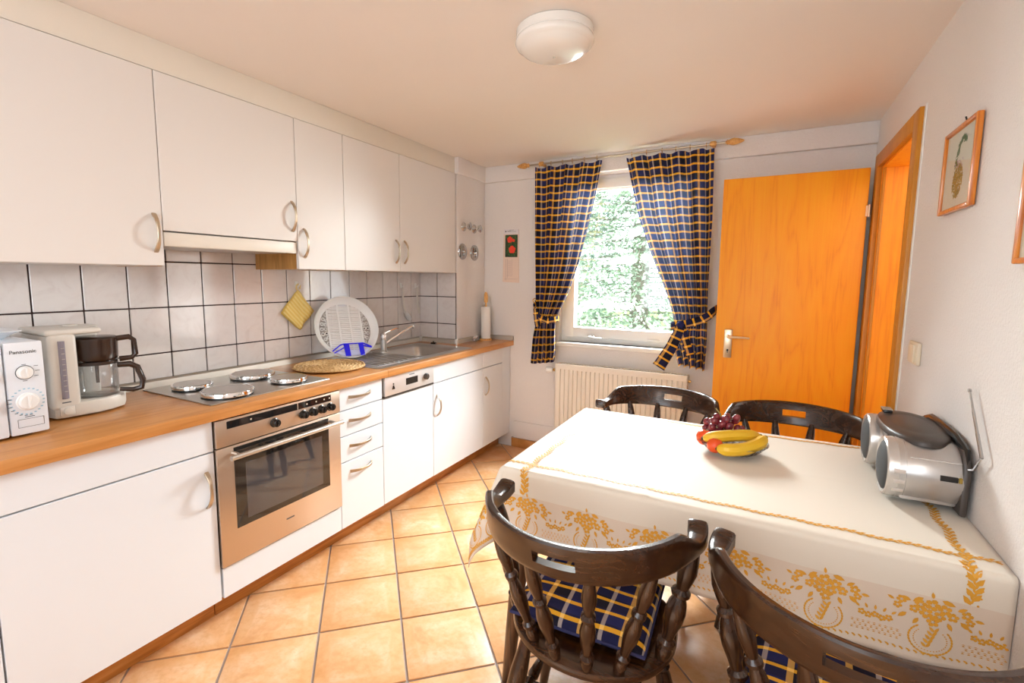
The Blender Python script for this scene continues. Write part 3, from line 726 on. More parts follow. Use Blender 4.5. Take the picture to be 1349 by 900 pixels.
b.strip([DP(-.108, -.146, .015), DP(-.060, -.112, .015), (DP(-.04, -.106, .015)), DP(.078, -.104, .015), DP(.128, -.128, .015)], ax, .006, .007)
b.strip([DP(-.100, -.158, .015), DP(-.040, -.128, .015)], ax, .006, .006); b.strip([DP(.078, -.120, .015), DP(.130, -.132, .015)], ax, .006, .006)
part('feet', b, 'blue', t, label='folded blue feet')
b = B().loft([[DP(-.098, -.150, .010), DP(.12, -.135, .010), DP(.085, -.168, .010), DP(-.04, -.178, .010)], [DP(-.098, -.150, .012), DP(.12, -.135, .012), DP(.085, -.168, .012), DP(-.04, -.178, .012)]]); part('foot_panel', b, plain('pale_blue_plastic', (.55, .58, .80), .3), t)
# potholder and hook
t = thing('potholder', 'yellow quilted potholder hanging corner-up from a hook on the tiles', 'potholder', (.02, 1.945, 1.14))
b = B(); S = .148
def pq(u, v):
    y = 1.945+(u-v)*S*.36; zz = 1.150+(u+v)*S*.36
    return Vector((.016+.013*(1-u*u)*(1-v*v)+.012*math.exp(-((u-v-.12)/.30)**2)*.9+.003*math.sin(u*5), y, zz-.006*abs(u-v)))
g = [i/12-1 for i in range(25)]
b.grid(pq, g, g); o = part('quilt', b, 'pot', t); md = o.modifiers.new('thick', 'SOLIDIFY'); md.thickness = .007; md.offset = -1
pts = [pq(-1+i/12, -1) for i in range(25)]+[pq(1, -1+i/12) for i in range(25)]+[pq(1-i/12, 1) for i in range(25)]+[pq(-1, 1-i/12) for i in range(24)]
part('binding', B().tube(pts, .0055, 6, True), plain('yellow_binding', (.72, .50, .11), .8), t)
tp = pq(1, 1); part('loop', B().tube([tp, tp+Vector((.002, -.012, .012)), tp+Vector((.004, -.012, .030)), tp+Vector((.004, .0, .038)), tp+Vector((.004, .012, .030)), tp+Vector((.002, .010, .010))], .0045, 6), plain('loop_tape', (.74, .58, .26), .8), t)
def hook(y, z, label):
    t = thing('wall_hook', label, 'hook', (.008, y, z), 0, 'hooks stuck on the splashback')
    part('backplate', B().box(.0085, .0115, y-.011, y+.011, z-.016, z+.018, .004), 'pvc', t)
    part('prong', B().tube([(.0105, y, z+.006), (.024, y, z-.006), (.030, y, z-.010), (.033, y, z-.002), (.032, y, z+.004)], .0028, 8), 'pvc', t)
hook(1.947, 1.292, 'small white hook above the yellow potholder')
hook(2.842, 1.278, 'small white hook holding the white brush'); hook(3.008, 1.276, 'small white hook holding the white spatula near the corner')
t = thing('dish_brush', 'white plastic scrubbing brush hanging on the tiles above the tap', 'brush', (.02, 2.86, 1.15))
part('handle', B().tube([(.027, 2.842, 1.268), (.022, 2.848, 1.20), (.022, 2.862, 1.12), (.026, 2.872, 1.085)], [.006, .0095, .0105, .012], 10, sy=.6), 'offwhite', t)
part('head', B().tube([(.026, 2.870, 1.085), (.030, 2.886, 1.062), (.032, 2.905, 1.035), (.032, 2.912, 1.022)], [.020, .027, .025, .014], 12, sy=.55), 'plasticwhite', t)
t = thing('spatula', 'slim cream spatula hanging on the tiles nearest the corner', 'spatula', (.02, 3.02, 1.15))
part('handle', B().tube([(.027, 3.008, 1.268), (.023, 3.012, 1.20), (.022, 3.02, 1.13)], [.006, .009, .007], 10, sy=.5), 'offwhite', t)
part('blade', B().strip([(.022, 3.02, 1.135), (.023, 3.026, 1.105), (.024, 3.036, 1.068)], (0, 1, .3), [.014, .024, .026], .005), 'offwhite', t)
# paper towel stand
t = thing('paper_towel_stand', 'paper towel roll upright on a stand with wooden knob by the window wall', 'paper towel', (.405, 3.385, WZ))
part('foot', B().lathe([(.048, 0), (.048, .008), (.044, .012)], (.405, 3.385, WZ), (0, 0, 1), 24), 'pinewood', t)
part('roll', B().lathe([(.02, .013), (.037, .013), (.0375, .016), (.0375, .258), (.037, .261), (.02, .261)], (.405, 3.385, WZ), (0, 0, 1), 28), 'paper', t)
part('rod', B().lathe([(.009, .012), (.009, .275), (.007, .28), (.007, .292), (.0135, .296), (.0145, .31), (.0145, .352), (.011, .368), (.004, .376)], (.405, 3.385, WZ), (0, 0, 1), 16), 'pinewood', t)
# little glass shakers
for x, y, lab in ((.385, 3.250, 'little glass shaker with metal lid left of the paper roll, nearer the sink'), (.372, 3.302, 'little glass shaker with metal lid close to the paper towel roll')):
    t = thing('glass_shaker', lab, 'shaker', (x, y, WZ), 0, 'shakers by the paper roll')
    part('jar', B().lathe([(.012, 0), (.019, .004), (.020, .018), (.013, .030)], (x, y, WZ), (0, 0, 1), 16), 'dish', t)
    part('lid', B().lathe([(.0145, .028), (.0145, .038), (.010, .043), (.003, .044)], (x, y, WZ), (0, 0, 1), 16), 'chrome', t)
# wall plug hook on pillar/wall
t = thing('wall_hook', 'tiny brass hook on the window wall left of the paper towel roll', 'hook', (.365, YW-.001, .99))
part('stem', B().tube([(.362, YW-.001, .995), (.362, YW-.018, .995), (.362, YW-.024, .985)], .003, 6), 'brass', t)

# microwave
t = thing('microwave', 'white microwave with two round dials at the left picture edge', 'microwave', (.23, .46, WZ))
MX, MY0, MY1, MZ0, MZ1 = .412, .235, .700, WZ+.008, 1.138
part('casing', B().box(.05, MX-.014, MY0, MY1, MZ0, MZ1, .008), 'mw', t)
cp = part('control_panel', B().box(MX-.016, MX, .612, MY1, MZ0, MZ1, .005), 'mw', t)
part('door', B().box(MX-.016, MX+.002, MY0, .608, MZ0, MZ1, .005), 'mw', t)
b = B()
for y in (.27, .66):
    for x in (.09, .37): b.lathe([(.012, -.0005), (.012, .008)], (x, y, WZ), (0, 0, 1), 12)
part('foot', b, 'black', t)
def dial(y, z, r):
    b = B().lathe([(r, 0), (r, .004), (r*.92, .006), (r*.86, .006)], (MX, y, z), (1, 0, 0), 32); k = part('dial', b, 'plasticwhite', cp)
    b = B().lathe([(r*.85, .004), (r*.80, .016), (r*.74, .018)], (MX, y, z), (1, 0, 0), 32).box(MX+.012, MX+.021, y-r*.14, y+r*.14, z-r*.70, z+r*.70, .003)
    return b
b = dial(.6535, 1.047, .0195); part('knob', b, 'plasticwhite', cp)
part('dial_ring', B().tube([(MX+.0015, .6535+.0205*math.cos(a*PI/16), 1.047+.0205*math.sin(a*PI/16)) for a in range(32)], .0011, 6, True), 'grey', cp)
b = dial(.654, .960, .0265); part('knob', b, 'plasticwhite', cp)
b = B(); bb = B()
for k in range(22):
    a = k*2*PI/22; y, z = .654+.0375*math.cos(a), .960+.0385*math.sin(a)
    b.box(MX-.0004, MX+.0006, y-.0026, y+.0026, z-.0016, z+.0016)
    if 2.6 < a < 4.9: bb.box(MX-.0004, MX+.0008, .654+.041*math.cos(a)-.004, .654+.041*math.cos(a)+.003, .960+.042*math.sin(a)-.001, .960+.042*math.sin(a)+.001)
part('dial_scale', b, 'blueprint', cp); part('dial_numbers', bb, 'grey', cp)
bb = B()
for y, z in ((.680, 1.064), (.683, 1.049), (.679, 1.034), (.653, 1.071), (.653, 1.022)): bb.box(MX-.0004, MX+.0008, y-.005, y+.005, z-.0007, z+.0007)
part('printed_mark', bb, 'grey', cp)
b = B(); y0, y1, z0, z1 = .628, .688, .883, .908
for a in ((y0, y1, z0, z0+.001), (y0, y1, z1-.001, z1), (y0, y0+.001, z0, z1), (y1-.001, y1, z0, z1)): b.box(MX-.0004, MX+.0006, *a)
b.box(MX-.0004, MX+.0007, .645, .667, .9125, .9145); part('release_button', b, 'grey', cp)
me = text_mesh('Panasonic', .0155)
me.transform(Matrix(((0, 0, 1, MX+.0006), (1, 0, 0, .654), (0, 1, 0, 1.104), (0, 0, 0, 1))) ); me.transform(Matrix.Translation(-ORG[t.name]))
o = link('lettering', me, 'grey', cp)
# tray on microwave
t = thing('glass_tray', 'clear square glass dish standing on top of the microwave', 'dish', (.28, .60, MZ1))
b = B(); 
def rr2(h, o): return rrect(.20-o, .345+o, .53-o, .648+o, .02, MZ1+h)
b.loft([rr2(.004, -.03), rr2(.001, -.02), rr2(.004, -.008), rr2(.028, .018), rr2(.030, .026), rr2(.028, .026), rr2(.0245, .018), rr2(.006, -.010), rr2(.006, -.03)], cap=True); part('bowl', b, plain('tray_frosted', (.74, .78, .83), .25), t, smooth=60)

# coffee maker
t = thing('coffee_maker', 'off-white filter coffee maker with brown filter basket and glass jug', 'coffee maker', (.21, .88, WZ))
CZ = WZ+.006
b = B().prism([(.085, .748), (.245, .748), (.288, .756), (.300, .78), (.300, .87), (.296, .915), (.270, .965), (.220, .990), (.150, .990), (.085, .96)], 'z', CZ, CZ+.046, .006); part('base', b, 'offwhite', t)
b = B().box(.085, .300, .748, .826, CZ+.03, 1.140, .012, 3); bt = part('tank', b, 'offwhite', t)
b = B().box(.085, .150, .78, .945, CZ+.03, 1.140, .010, 3); part('back_column', b, 'offwhite', t)
b = B().box(.080, .298, .742, .900, 1.136, 1.156, .009, 3).box(.08, .155, .89, .945, 1.136, 1.154, .007, 3); lid = part('lid', b, 'offwhite', t)
part('lid_grip', B().lathe([(.022, 0), (.020, .005), (.012, .007)], (.16, .86, 1.155), (0, 0, 1), 18), 'offwhite', lid)
b = B().tube([(.2965, .783, .925), (.2965, .783, 1.118)], .0105, 10, sy=1.0, ref=(0, 1, 0)); part('water_gauge', b, 'gauge', bt)
bb = B()
for k in range(9): bb.box(.3065, .3085, .779, .787, .95+k*.018, .9515+k*.018)
part('gauge_mark', bb, 'alu', bt)
part('maker_mark', B().box(.2995, .3006, .772, .796, .9105, .9145), 'grey', bt)
b = B().box(.297, .3035, .764, .806, CZ+.008, CZ+.040, .004).lathe([(.0135, 0), (.012, .004), (.008, .005)], (.303, .785, CZ+.024), (1, 0, 0), 18); part('switch', b, 'offwhite', t)
JX, JY = .228, .903
part('warming_plate', B().lathe([(.062, 0), (.062, .003), (.05, .004)], (JX, JY, CZ+.045), (0, 0, 1), 28), 'steel', t)
b = B().lathe([(.030, .130), (.061, .131), (.064, .136), (.065, .158), (.066, .196), (.067, .200), (.067, .208), (.060, .213), (.02, .214)], (JX, JY, CZ+.046), (0, 0, 1), 32)
fb = part('filter_basket', b, 'brown', t)
part('drip_spout', B().lathe([(.005, .045), (.006, .112), (.034, .114), (.036, .132)], (JX, JY, CZ+.046), (0, 0, 1), 20), 'brown', fb)
part('basket_handle', B().tube([(JX+.035, JY+.05, 1.108), (JX+.05, JY+.085, 1.112), (JX+.055, JY+.098, 1.10), (JX+.055, JY+.102, 1.048), (JX+.05, JY+.09, 1.035), (JX+.04, JY+.055, 1.033)], [.010, .010, .009, .0085, .009, .010], 10), 'brown', fb)
jug = thing('glass_jug', 'empty glass coffee jug with brown handle in the coffee maker', 'jug', (JX, JY, CZ+.049))
b = B().lathe([(.045, .002), (.054, .0), (.058, .006), (.0605, .03), (.0615, .08), (.061, .113), (.058, .124), (.0555, .124), (.0585, .111), (.0585, .07), (.058, .03), (.055, .009), (.04, .006)], (JX, JY, CZ+.049), (0, 0, 1), 36); part('bowl', b, glass('jug_glass', (.95, .95, .95), .40, .03), jug, smooth=60)
part('collar', B().lathe([(.0595, .111), (.0625, .112), (.0625, .123), (.0585, .124)], (JX, JY, CZ+.049), (0, 0, 1), 32, cap=False), 'brown', jug)
part('handle', B().tube([(JX+.035, JY+.050, CZ+.152), (JX+.055, JY+.080, CZ+.153), (JX+.062, JY+.100, CZ+.140), (JX+.072, JY+.112, CZ+.09), (JX+.068, JY+.108, CZ+.062), (JX+.055, JY+.085, CZ+.056), (JX+.038, JY+.050, CZ+.062)], [.010, .011, .011, .010, .010, .009, .007], 10), 'brown', jug)

# ================================================================ pillar valves
def cross_valve(y, z, label):
    t = thing('water_valve', label, 'valve', (.338, y, z), 0, 'chrome valves on the pillar')
    part('rosette', B().lathe([(.034, 0), (.031, .006), (.020, .014), (.013, .02)], (.339, y, z), (1, 0, 0), 24), 'valve', t)
    part('stem', B().lathe([(.010, .015), (.010, .040)], (.339, y, z), (1, 0, 0), 14), 'chrome', t)
    b = B().lathe([(.010, .036), (.022, .040), (.024, .050), (.022, .058), (.010, .062)], (.339, y, z), (1, 0, 0), 18)
    for k in range(5): a = k*2*PI/5; b.sphere((.339+.050, y+.021*math.cos(a), z+.021*math.sin(a)), .009, 10, 6)
    part('hand_knob', b, 'valve', t)
cross_valve(3.168, 1.712, 'upper left chrome valve knob on the corner pillar'); cross_valve(3.315, 1.708, 'upper right chrome valve knob on the corner pillar')
def flat_valve(y, z, label):
    t = thing('valve_cover', label, 'valve', (.338, y, z), 0, 'round chrome valve plates on the pillar')
    part('plate', B().lathe([(.060, 0), (.058, .005), (.050, .009), (.022, .012)], (.339, y, z), (1, 0, 0), 32), 'valve', t)
    b = B().lathe([(.016, .010), (.016, .026), (.010, .03)], (.339, y, z), (1, 0, 0), 16).box(.350, .362, y-.006, y+.006, z-.035, z+.035, .003); part('spindle', b, 'valve', t)
flat_valve(3.150, 1.530, 'lower left round chrome valve plate on the corner pillar'); flat_valve(3.318, 1.528, 'lower right round chrome valve plate on the corner pillar')

# ================================================================ calendar
CY = YW-.004
t = thing('wall_calendar', 'narrow wall calendar with a red flower photo over a pale pink sheet', 'calendar', (.565, YW, 1.5))
b = B().prism([(.505, 1.308), (.648, 1.302), (.640, 1.708), (.513, 1.712)], 'y', YW-.006, YW-.001); part('backing', b, 'calpaper', t)
part('header', B().prism([(.513, 1.675), (.641, 1.672), (.640, 1.708), (.513, 1.712)], 'y', YW-.0068, YW-.0058), plain('calendar_header', (.74, .70, .72), .7), t)
ph = part('photo', B().prism([(.526, 1.500), (.632, 1.498), (.632, 1.668), (.526, 1.669)], 'y', YW-.0072, YW-.0058), 'darkgreen', t)
rnd = random.Random(3)
for mat, n, sz, z0, z1 in (('green', 46, .013, 1.51, 1.66), ('ochre', 14, .006, 1.51, 1.66)):
    b = B()
    for _ in range(n):
        x, zc, a, s = rnd.uniform(.535, .623), rnd.uniform(z0, z1), rnd.uniform(0, PI), sz*rnd.uniform(.6, 1.1)
        b.poly([(x+s*math.cos(a)*c-s*.4*math.sin(a)*d, YW-.0074-.00003*rnd.random(), min(1.666, max(1.502, zc+s*math.sin(a)*c+s*.4*math.cos(a)*d))) for c, d in ((-1, 0), (0, -1), (1, 0), (0, 1))])
    part('leaf_print', b, mat, ph)
b = B()
for cx, cz, r in ((.566, 1.632, .022), (.586, 1.556, .027), (.598, 1.625, .011)):
    for k in range(5):
        a = k*2*PI/5+.3; x, z = cx+r*.55*math.cos(a), cz+r*.55*math.sin(a)
        b.poly([(x+r*.6*math.cos(q*PI/4), YW-.00765-k*.00002, z+r*.6*math.sin(q*PI/4)) for q in range(8)])
part('flower_print', b, 'red', ph)
b = B(); 
for y0, y1, z0, z1 in ((.545, .548, 1.34, 1.485), (.585, .5865, 1.355, 1.485), (.52, .635, 1.33, 1.332), (.548, .586, 1.355, 1.357), (.53, .533, 1.32, 1.485)): b.box(y0, y1, YW-.0066, YW-.0058, z0, z1)
for k in range(11): b.box(.552, .580, YW-.0064, YW-.0058, 1.368+k*.010, 1.370+k*.010)
part('date_column', b, plain('calendar_print', (.52, .40, .38), .7), t)
b = B().lathe([(.006, 0), (.006, .0012)], (.530, YW-.0068, 1.695), (0, -1, 0), 10)
for x0, x1, z in ((.542, .575, 1.697), (.545, .62, 1.692), (.56, .60, 1.703)): b.box(x0, x1, YW-.0076, YW-.0066, z, z+.002)
part('header_print', b, 'grey', t)

# ================================================================ radiator
t = thing('radiator', 'cream panel radiator with vertical grooves under the window', 'radiator', (1.45, YW, .14))
rx0, rx1, rz0, rz1, ry = 1.003, 1.903, .15, .722, YW-.105
b = B(); prof = []
n = 27; pw = (rx1-rx0-.03)/n
prof.append((rx0, ry+.02)); prof.append((rx0, ry)); 
for k in range(n):
    x = rx0+.015+k*pw
    prof += [(x, ry), (x+pw*.62, ry), (x+pw*.70, ry+.011), (x+pw*.92, ry+.011)]
prof += [(rx1-.015, ry), (rx1, ry), (rx1, ry+.02)]
b.prism(prof, 'z', rz0+.035, rz1-.035); b.box(rx0, rx1, ry-.001, ry+.02, rz1-.04, rz1-.004, .002).box(rx0, rx1, ry-.001, ry+.02, rz0, rz0+.04, .002); part('front_panel', b, 'radiator', t, smooth=20)
part('back_panel', B().box(rx0, rx1, ry+.055, ry+.075, rz0, rz1-.01), 'radiator', t)
for x in (rx0, rx1): part('side_cover', B().box(x-.003, x+.003, ry, ry+.075, rz0+.01, rz1-.002, .001, 1), 'radiator', t)
b = B().box(rx0, rx1, ry, ry+.006, rz1-.006, rz1).box(rx0, rx1, ry+.069, ry+.075, rz1-.006, rz1)
for k in range(46): x = rx0+.012+k*.0195; b.box(x, x+.006, ry+.005, ry+.07, rz1-.005, rz1-.001)
part('top_grille', b, 'radiator', t)
b = B(); 
for x in (1.15, 1.75): b.box(x, x+.03, ry+.074, YW-.001, .25, .65)
part('wall_bracket', b, 'radiator', t)
b = B().tube([(rx0+.002, ry+.045, .665), (.965, ry+.045, .665)], .009, 10).lathe([(.013, 0), (.013, .02)], (.985, ry+.045, .655), (0, 0, 1), 12); v = part('valve', b, 'brass', t)
part('thermostat_head', B().lathe([(.014, 0), (.021, .006), (.023, .03), (.022, .046), (.017, .052)], (.966, ry+.04, .665), (-1, -.25, 0), 20), 'pvc', v)
part('bleed_valve', B().lathe([(.008, 0), (.008, .018), (.004, .02)], (rx1+.002, ry+.04, .68), (1, 0, 0), 12), 'brass', t)

# ================================================================ curtains
RZ, RY = 2.146, YW-.105
t = thing('curtain_rod', 'slim metal curtain rod with turned wooden finials above the window', 'curtain rod', (1.41, RY, RZ))
part('rod', B().lathe([(.0065, -.64), (.0065, .645)], (1.41, RY, RZ), (1, 0, 0), 12), 'bronze', t)
for s, x in ((-1, .772), (1, 2.05)):
    part('finial', B().lathe([(.008, 0), (.010, .006), (.016, .010), (.012, .016), (.019, .032), (.021, .046), (.017, .066), (.010, .088), (.003, .10)], (x, RY, RZ), (s, 0, 0), 18), 'pinewood', t)
for x in (.862, 1.982):
    b = B().lathe([(.009, -.018), (.016, -.012), (.017, .012), (.010, .02)], (x, RY, RZ), (1, 0, 0), 16).lathe([(.011, 0), (.011, .07)], (x, RY, RZ), (0, 1, 0), 14); part('bracket', b, 'pinewood', t)
def curtain(name, label, outer, inner, zt, zb, zbo, folds, ph, loc, side, tie_z):
    t = thing('curtain', label, 'curtain', loc, 0, 'plaid curtains at the window')
    Wd = .66; H = zt-zb
    ss = [i/110 for i in range(111)]; ts = [i/90 for i in range(91)]
    def fn(s, q):
        z0 = zt-q*H
        xo, xi = interp(outer, z0), interp(inner, z0)
        wd = abs(xi-xo); e = s
        x = lerp(xo, xi, e)
        tight = math.exp(-((z0-tie_z)/.10)**2)
        amp = (.018+.014*sstep(0, .5, q))*(1-.45*tight)*(.55 if q < .03 else 1)
        a = 2*PI*folds*s+ph+.5*math.sin(3*q+4*s)
        y = RY+.012-amp*math.sin(a)-.006*math.sin(2.3*a+1+q*2)-.030*tight*math.sin(PI*s)
        x += .006*math.cos(a)*(1-tight)
        zz = z0
        if q < .02: zz -= .006*(1-math.cos(a*1.0))*(1-q/.02)
        if q > .8: zz += (lerp(zbo[0], zbo[1], s)+.012*math.sin(a+.8))*sstep(.75, 1, q)
        return Vector((x, y, zz))
    def uvf(s, q): return (s*Wd, -q*H*1.02)
    o = part('fabric', B().grid(fn, ss, ts, uvf), 'curtain', t, normals=False, smooth=180)
    for k in range(6):
        s = (k+.5)/6 if side > 0 else (k+.55)/6
        p = fn(s, 0.0)
        rg = B().tube([(p.x+.001, RY+.0125*math.cos(a*PI/8), RZ-.002+.0125*math.sin(a*PI/8)) for a in range(16)], .0016, 6, True)
        rg.tube([(p.x+.001, RY, RZ-.0145), (p.x+.001, RY+.003, RZ-.024)], .0015, 6); part('ring', rg, 'brass', t)
    return t, fn
outL = [(.68, .800), (.90, .818), (1.06, .846), (1.2, .836), (1.6, .822), (2.12, .808)]
inL = [(.68, .985), (.80, 1.000), (.95, .995), (1.05, 1.000), (1.12, 1.035), (1.26, 1.10), (1.45, 1.165), (1.66, 1.215), (1.92, 1.268), (2.12, 1.300)]
tL, fL = curtain('curtain', 'left navy and gold plaid curtain, tied back over the radiator valve', outL, inL, 2.130, .74, (-.035, -.005), 4.2, .4, (1.05, RY, 2.12), -1, 1.05)
outR = [(.74, 2.005), (.9, 2.012), (1.05, 2.006), (1.3, 2.004), (1.7, 2.006), (2.12, 1.992)]
inR = [(.74, 1.845), (.90, 1.800), (.98, 1.795), (1.05, 1.808), (1.12, 1.79), (1.27, 1.735), (1.48, 1.648), (1.74, 1.552), (1.95, 1.50), (2.12, 1.460)]
tR, fR = curtain('curtain', 'right navy and gold plaid curtain, tied back beside the orange door', outR, inR, 2.130, .765, (0, .02), 4.6, 1.7, (1.75, RY, 2.12), 1, 1.045)
def ribbon(pts, wid, name, parent, ref=(0, 0, 1), wend=None):
    b = B(); b.uv = b.b.loops.layers.uv.new('UVMap'); L = 0; n = len(pts); pts = [Vector(p) for p in pts]
    # densify
    P = []
    for a, c in zip(pts, pts[1:]):
        for i in range(6): P.append(a.lerp(c, i/6))
    P.append(pts[-1]); rows = []; Ls = [0]
    for i, p in enumerate(P):
        d = (P[min(i+1, len(P)-1)]-P[max(i-1, 0)]).normalized(); r = Vector(ref); x = (r-d*d.dot(r)).normalized()
        w_ = lerp(wid, wend or wid, i/(len(P)-1)); rows.append([b.b.verts.new(p+x*w_/2*k) for k in (-1, -.33, .33, 1)])
        if i: Ls.append(Ls[-1]+(P[i]-P[i-1]).length)
    for i in range(len(P)-1):
        for j in range(3):
            f = b.b.faces.new((rows[i][j], rows[i+1][j], rows[i+1][j+1], rows[i][j+1]))
            for l, (a, c) in zip(f.loops, ((i, j), (i+1, j), (i+1, j+1), (i, j+1))): l[b.uv].uv = (c*wid/3+.012, Ls[a]+.03)
    o = part(name, b, 'curtain', parent, normals=False, smooth=180); md = o.modifiers.new('thick', 'SOLIDIFY'); md.thickness = .004; md.offset = 0
    return o
ribbon([(2.062, YW-.03, 1.165), (2.045, RY-.02, 1.15), (2.015, RY-.045, 1.115), (1.97, RY-.060, 1.085), (1.90, RY-.072, 1.062), (1.83, RY-.066, 1.05), (1.798, RY-.045, 1.04), (1.792, RY+.03, 1.035)], .050, 'tieback', tR)
ribbon([(1.862, RY-.078, 1.055), (1.848, RY-.085, 1.00), (1.812, RY-.080, .91), (1.752, RY-.07, .80), (1.738, RY-.07, .775)], .055, 'tie_end', tR, (1, 0, -.1), .085)
ribbon([(1.868, RY-.078, 1.055), (1.882, RY-.084, 1.00), (1.905, RY-.080, .93), (1.925, RY-.07, .87)], .04, 'tie_end', tR, (1, 0, .1), .05)
part('knot', B().sphere((1.86, RY-.078, 1.055), (.024, .013, .024), 12, 8), 'curtain', tR)
ribbon([(.838, RY+.03, 1.165), (.83, RY-.02, 1.13), (.85, RY-.05, 1.09), (.90, RY-.066, 1.055), (.96, RY-.06, 1.035), (1.005, RY-.03, 1.045), (1.01, RY+.02, 1.05)], .042, 'tieback', tL)
ribbon([(.862, RY-.060, 1.12), (.872, RY-.064, 1.05), (.885, RY-.062, .99)], .03, 'tie_end', tL, (1, 0, 0), .045)
for x, z, lab in ((.805, 1.172, 'round brass tieback knob on the wall left of the window'), (2.062, 1.178, 'chrome tieback hook on the wall between curtain and door')):
    t = thing('tieback_hook', lab, 'hook', (x, YW, z), 0, 'tieback hooks beside the window')
    part('stem', B().lathe([(.014, 0), (.014, .004), (.006, .006), (.006, .045)], (x, YW, z), (0, -1, 0), 14), 'brass' if x < 1 else 'chrome', t)
    b = B().tube([(x+.016*math.cos(a*PI/8), YW-.05, z+.016*math.sin(a*PI/8)) for a in range(16)], .004, 8, True) if x < 1 else B().tube([(x, YW-.04, z), (x-.004, YW-.055, z+.004), (x+.004, YW-.06, z+.022), (x+.010, YW-.058, z+.03)], .006, 8)
    part('hook_ring', b, 'brass' if x < 1 else 'chrome', t)
# ================================================================ table and cloth
TX0, TX1, TY0, TY1, TZT = 1.632, 2.782, 1.410, 2.19, .742
t = thing('dining_table', 'dark wooden dining table almost hidden under the cream tablecloth', 'table', (2.2, 1.8, 0))
part('tabletop', B().box(TX0, TX1, TY0, TY1, TZT-.03, TZT, .008, 3), 'leg', t)
b = B().box(TX0+.07, TX1-.07, TY0+.07, TY0+.09, .62, TZT-.03).box(TX0+.07, TX1-.07, TY1-.09, TY1-.07, .62, TZT-.03).box(TX0+.07, TX0+.09, TY0+.09, TY1-.09, .62, TZT-.03).box(TX1-.09, TX1-.07, TY0+.09, TY1-.09, .62, TZT-.03)
part('apron', b, 'leg', t)
for x, y, dx, dy in ((TX0+.055, TY0+.055, -.05, -.05), (TX1-.032, TY0+.04, .012, -.03), (TX0+.055, TY1-.06, -.05, .04), (TX1-.06, TY1-.06, .03, .04)):
    b = B().turn((x, y, TZT-.03), (x+dx, y+dy, 0), [(0, .030), (.15, .030), (.3, .030), (.75, .023), (1, .017)], 16); part('leg', b, 'leg', t)
HG = .236; CZT = TZT+.005; CR = .016
CX0, CX1, CY0, CY1 = TX0-.004, TX1+.006, TY0-.004, TY1+.004
def over(d):
    q = CR*PI/2
    if d < q: a = d/CR; return CR*math.sin(a), CR*(1-math.cos(a))
    return CR+.06*(d-q), CR+(d-q)
def cloth(u, v, off=0.0):
    p = cloth0(u, v)
    if off:
        e = .0015; n = (cloth0(u+e, v)-cloth0(u-e, v)).cross(cloth0(u, v+e)-cloth0(u, v-e))
        if n.length > 1e-12: p = p+n.normalized()*off
    return p
def cloth0(u, v, off=0.0):
    du = max(0, CX0-u); dv = max(0, CY0-v); dw = max(0, v-CY1)
    s = dv if dv > 0 else dw; sg = -1 if dv > 0 else 1
    x, y = max(u, CX0), min(max(v, CY0), CY1)
    z = CZT+off*.0
    if du < 1e-9 and s < 1e-9:
        wr = .0016*math.sin(u*9+v*4)*math.sin(v*7-u*3)+.0012*math.exp(-((u-2.02+.10*(v-1.8))/.012)**2)+.0010*math.exp(-((v-1.80)/.010)**2)*sstep(1.9, 2.1, u)
        return Vector((x, y, z+wr+off))
    L = math.hypot(du, s); h, dr = over(L)
    cx, cy = du/L, s/L
    f = dr/HG
    h += off
    if L < CR*PI/2:
        a = L/CR; h = CR*math.sin(a)+off*math.sin(a); dr -= off*math.cos(a)-0; 
    bul = .085*(2*cx*cy)**1.3*min(1, f)
    wav = 0
    if cx < .02: wav = .011*f*math.sin(u*13+.6)+.006*f*math.sin(u*29)
    elif cy < .02: wav = .012*f*math.sin(v*12+1)
    else: wav = .012*f*(1-2*cx*cy)*math.sin((u*13+.6) if cy > cx else (v*12+1))
    h += bul+wav
    return Vector((x-cx*h, y+sg*cy*h, z-dr))
def lin(a, b, n): return [a+(b-a)*i/n for i in range(n+1)]
us = lin(CX0-HG, CX0-.03, 18)+lin(CX0-.028, CX0, 8)+lin(CX0+.012, CX1, 94); us = sorted(set(us))
vs = lin(CY0-HG, CY0-.03, 18)+lin(CY0-.028, CY0, 8)+lin(CY0+.012, CY1-.012, 62)+lin(CY1, CY1+.028, 8)+lin(CY1+.03, CY1+HG, 12); vs = sorted(set(vs))
BD = .090
tc = thing('tablecloth', 'cream damask tablecloth with gold floral border covering the dining table', 'tablecloth', (2.2, 1.8, CZT))
b = B().grid(cloth, us, vs, lambda u, v: (u, v), lambda u, v: 1 if (CX0-u > BD or CY0-v > BD or v-CY1 > BD) else 0)
o = part('cloth', b, ['cloth', 'cloth_border'], tc, normals=False, smooth=180); md = o.modifiers.new('thick', 'SOLIDIFY'); md.thickness = .0016; md.offset = -1
# embroidery: motifs as flat stitched pieces lying on the cloth
EM = B()
def emit(pts):                      # pts in flat cloth coordinates
    if any(not (CX0-HG+.002 < u < CX1-.001 and CY0-HG+.002 < v < CY1+HG) for u, v in pts): return
    EM.poly([cloth(u, v, .0013) for u, v in pts])
def leaf_m(x, y, a, l, w_, T):
    c, s = math.cos(a), math.sin(a)
    sh = [(0, 0), (.3, -.8), (.65, -.75), (1, 0), (.65, .75), (.3, .8)]
    emit([T(x+l*p*c-w_*q*s, y+l*p*s+w_*q*c) for p, q in sh])
def flower_m(x, y, r, T, n=5, a0=0.0):
    for k in range(n):
        a = a0+k*2*PI/n; px, py = x+r*.62*math.cos(a), y+r*.62*math.sin(a)
        emit([T(px+r*.44*math.cos(q*PI/3+a), py+r*.40*math.sin(q*PI/3+a)) for q in range(6)])
def dot_m(x, y, r, T): emit([T(x+r*math.cos(q*PI/3), y+r*math.sin(q*PI/3)) for q in range(6)])
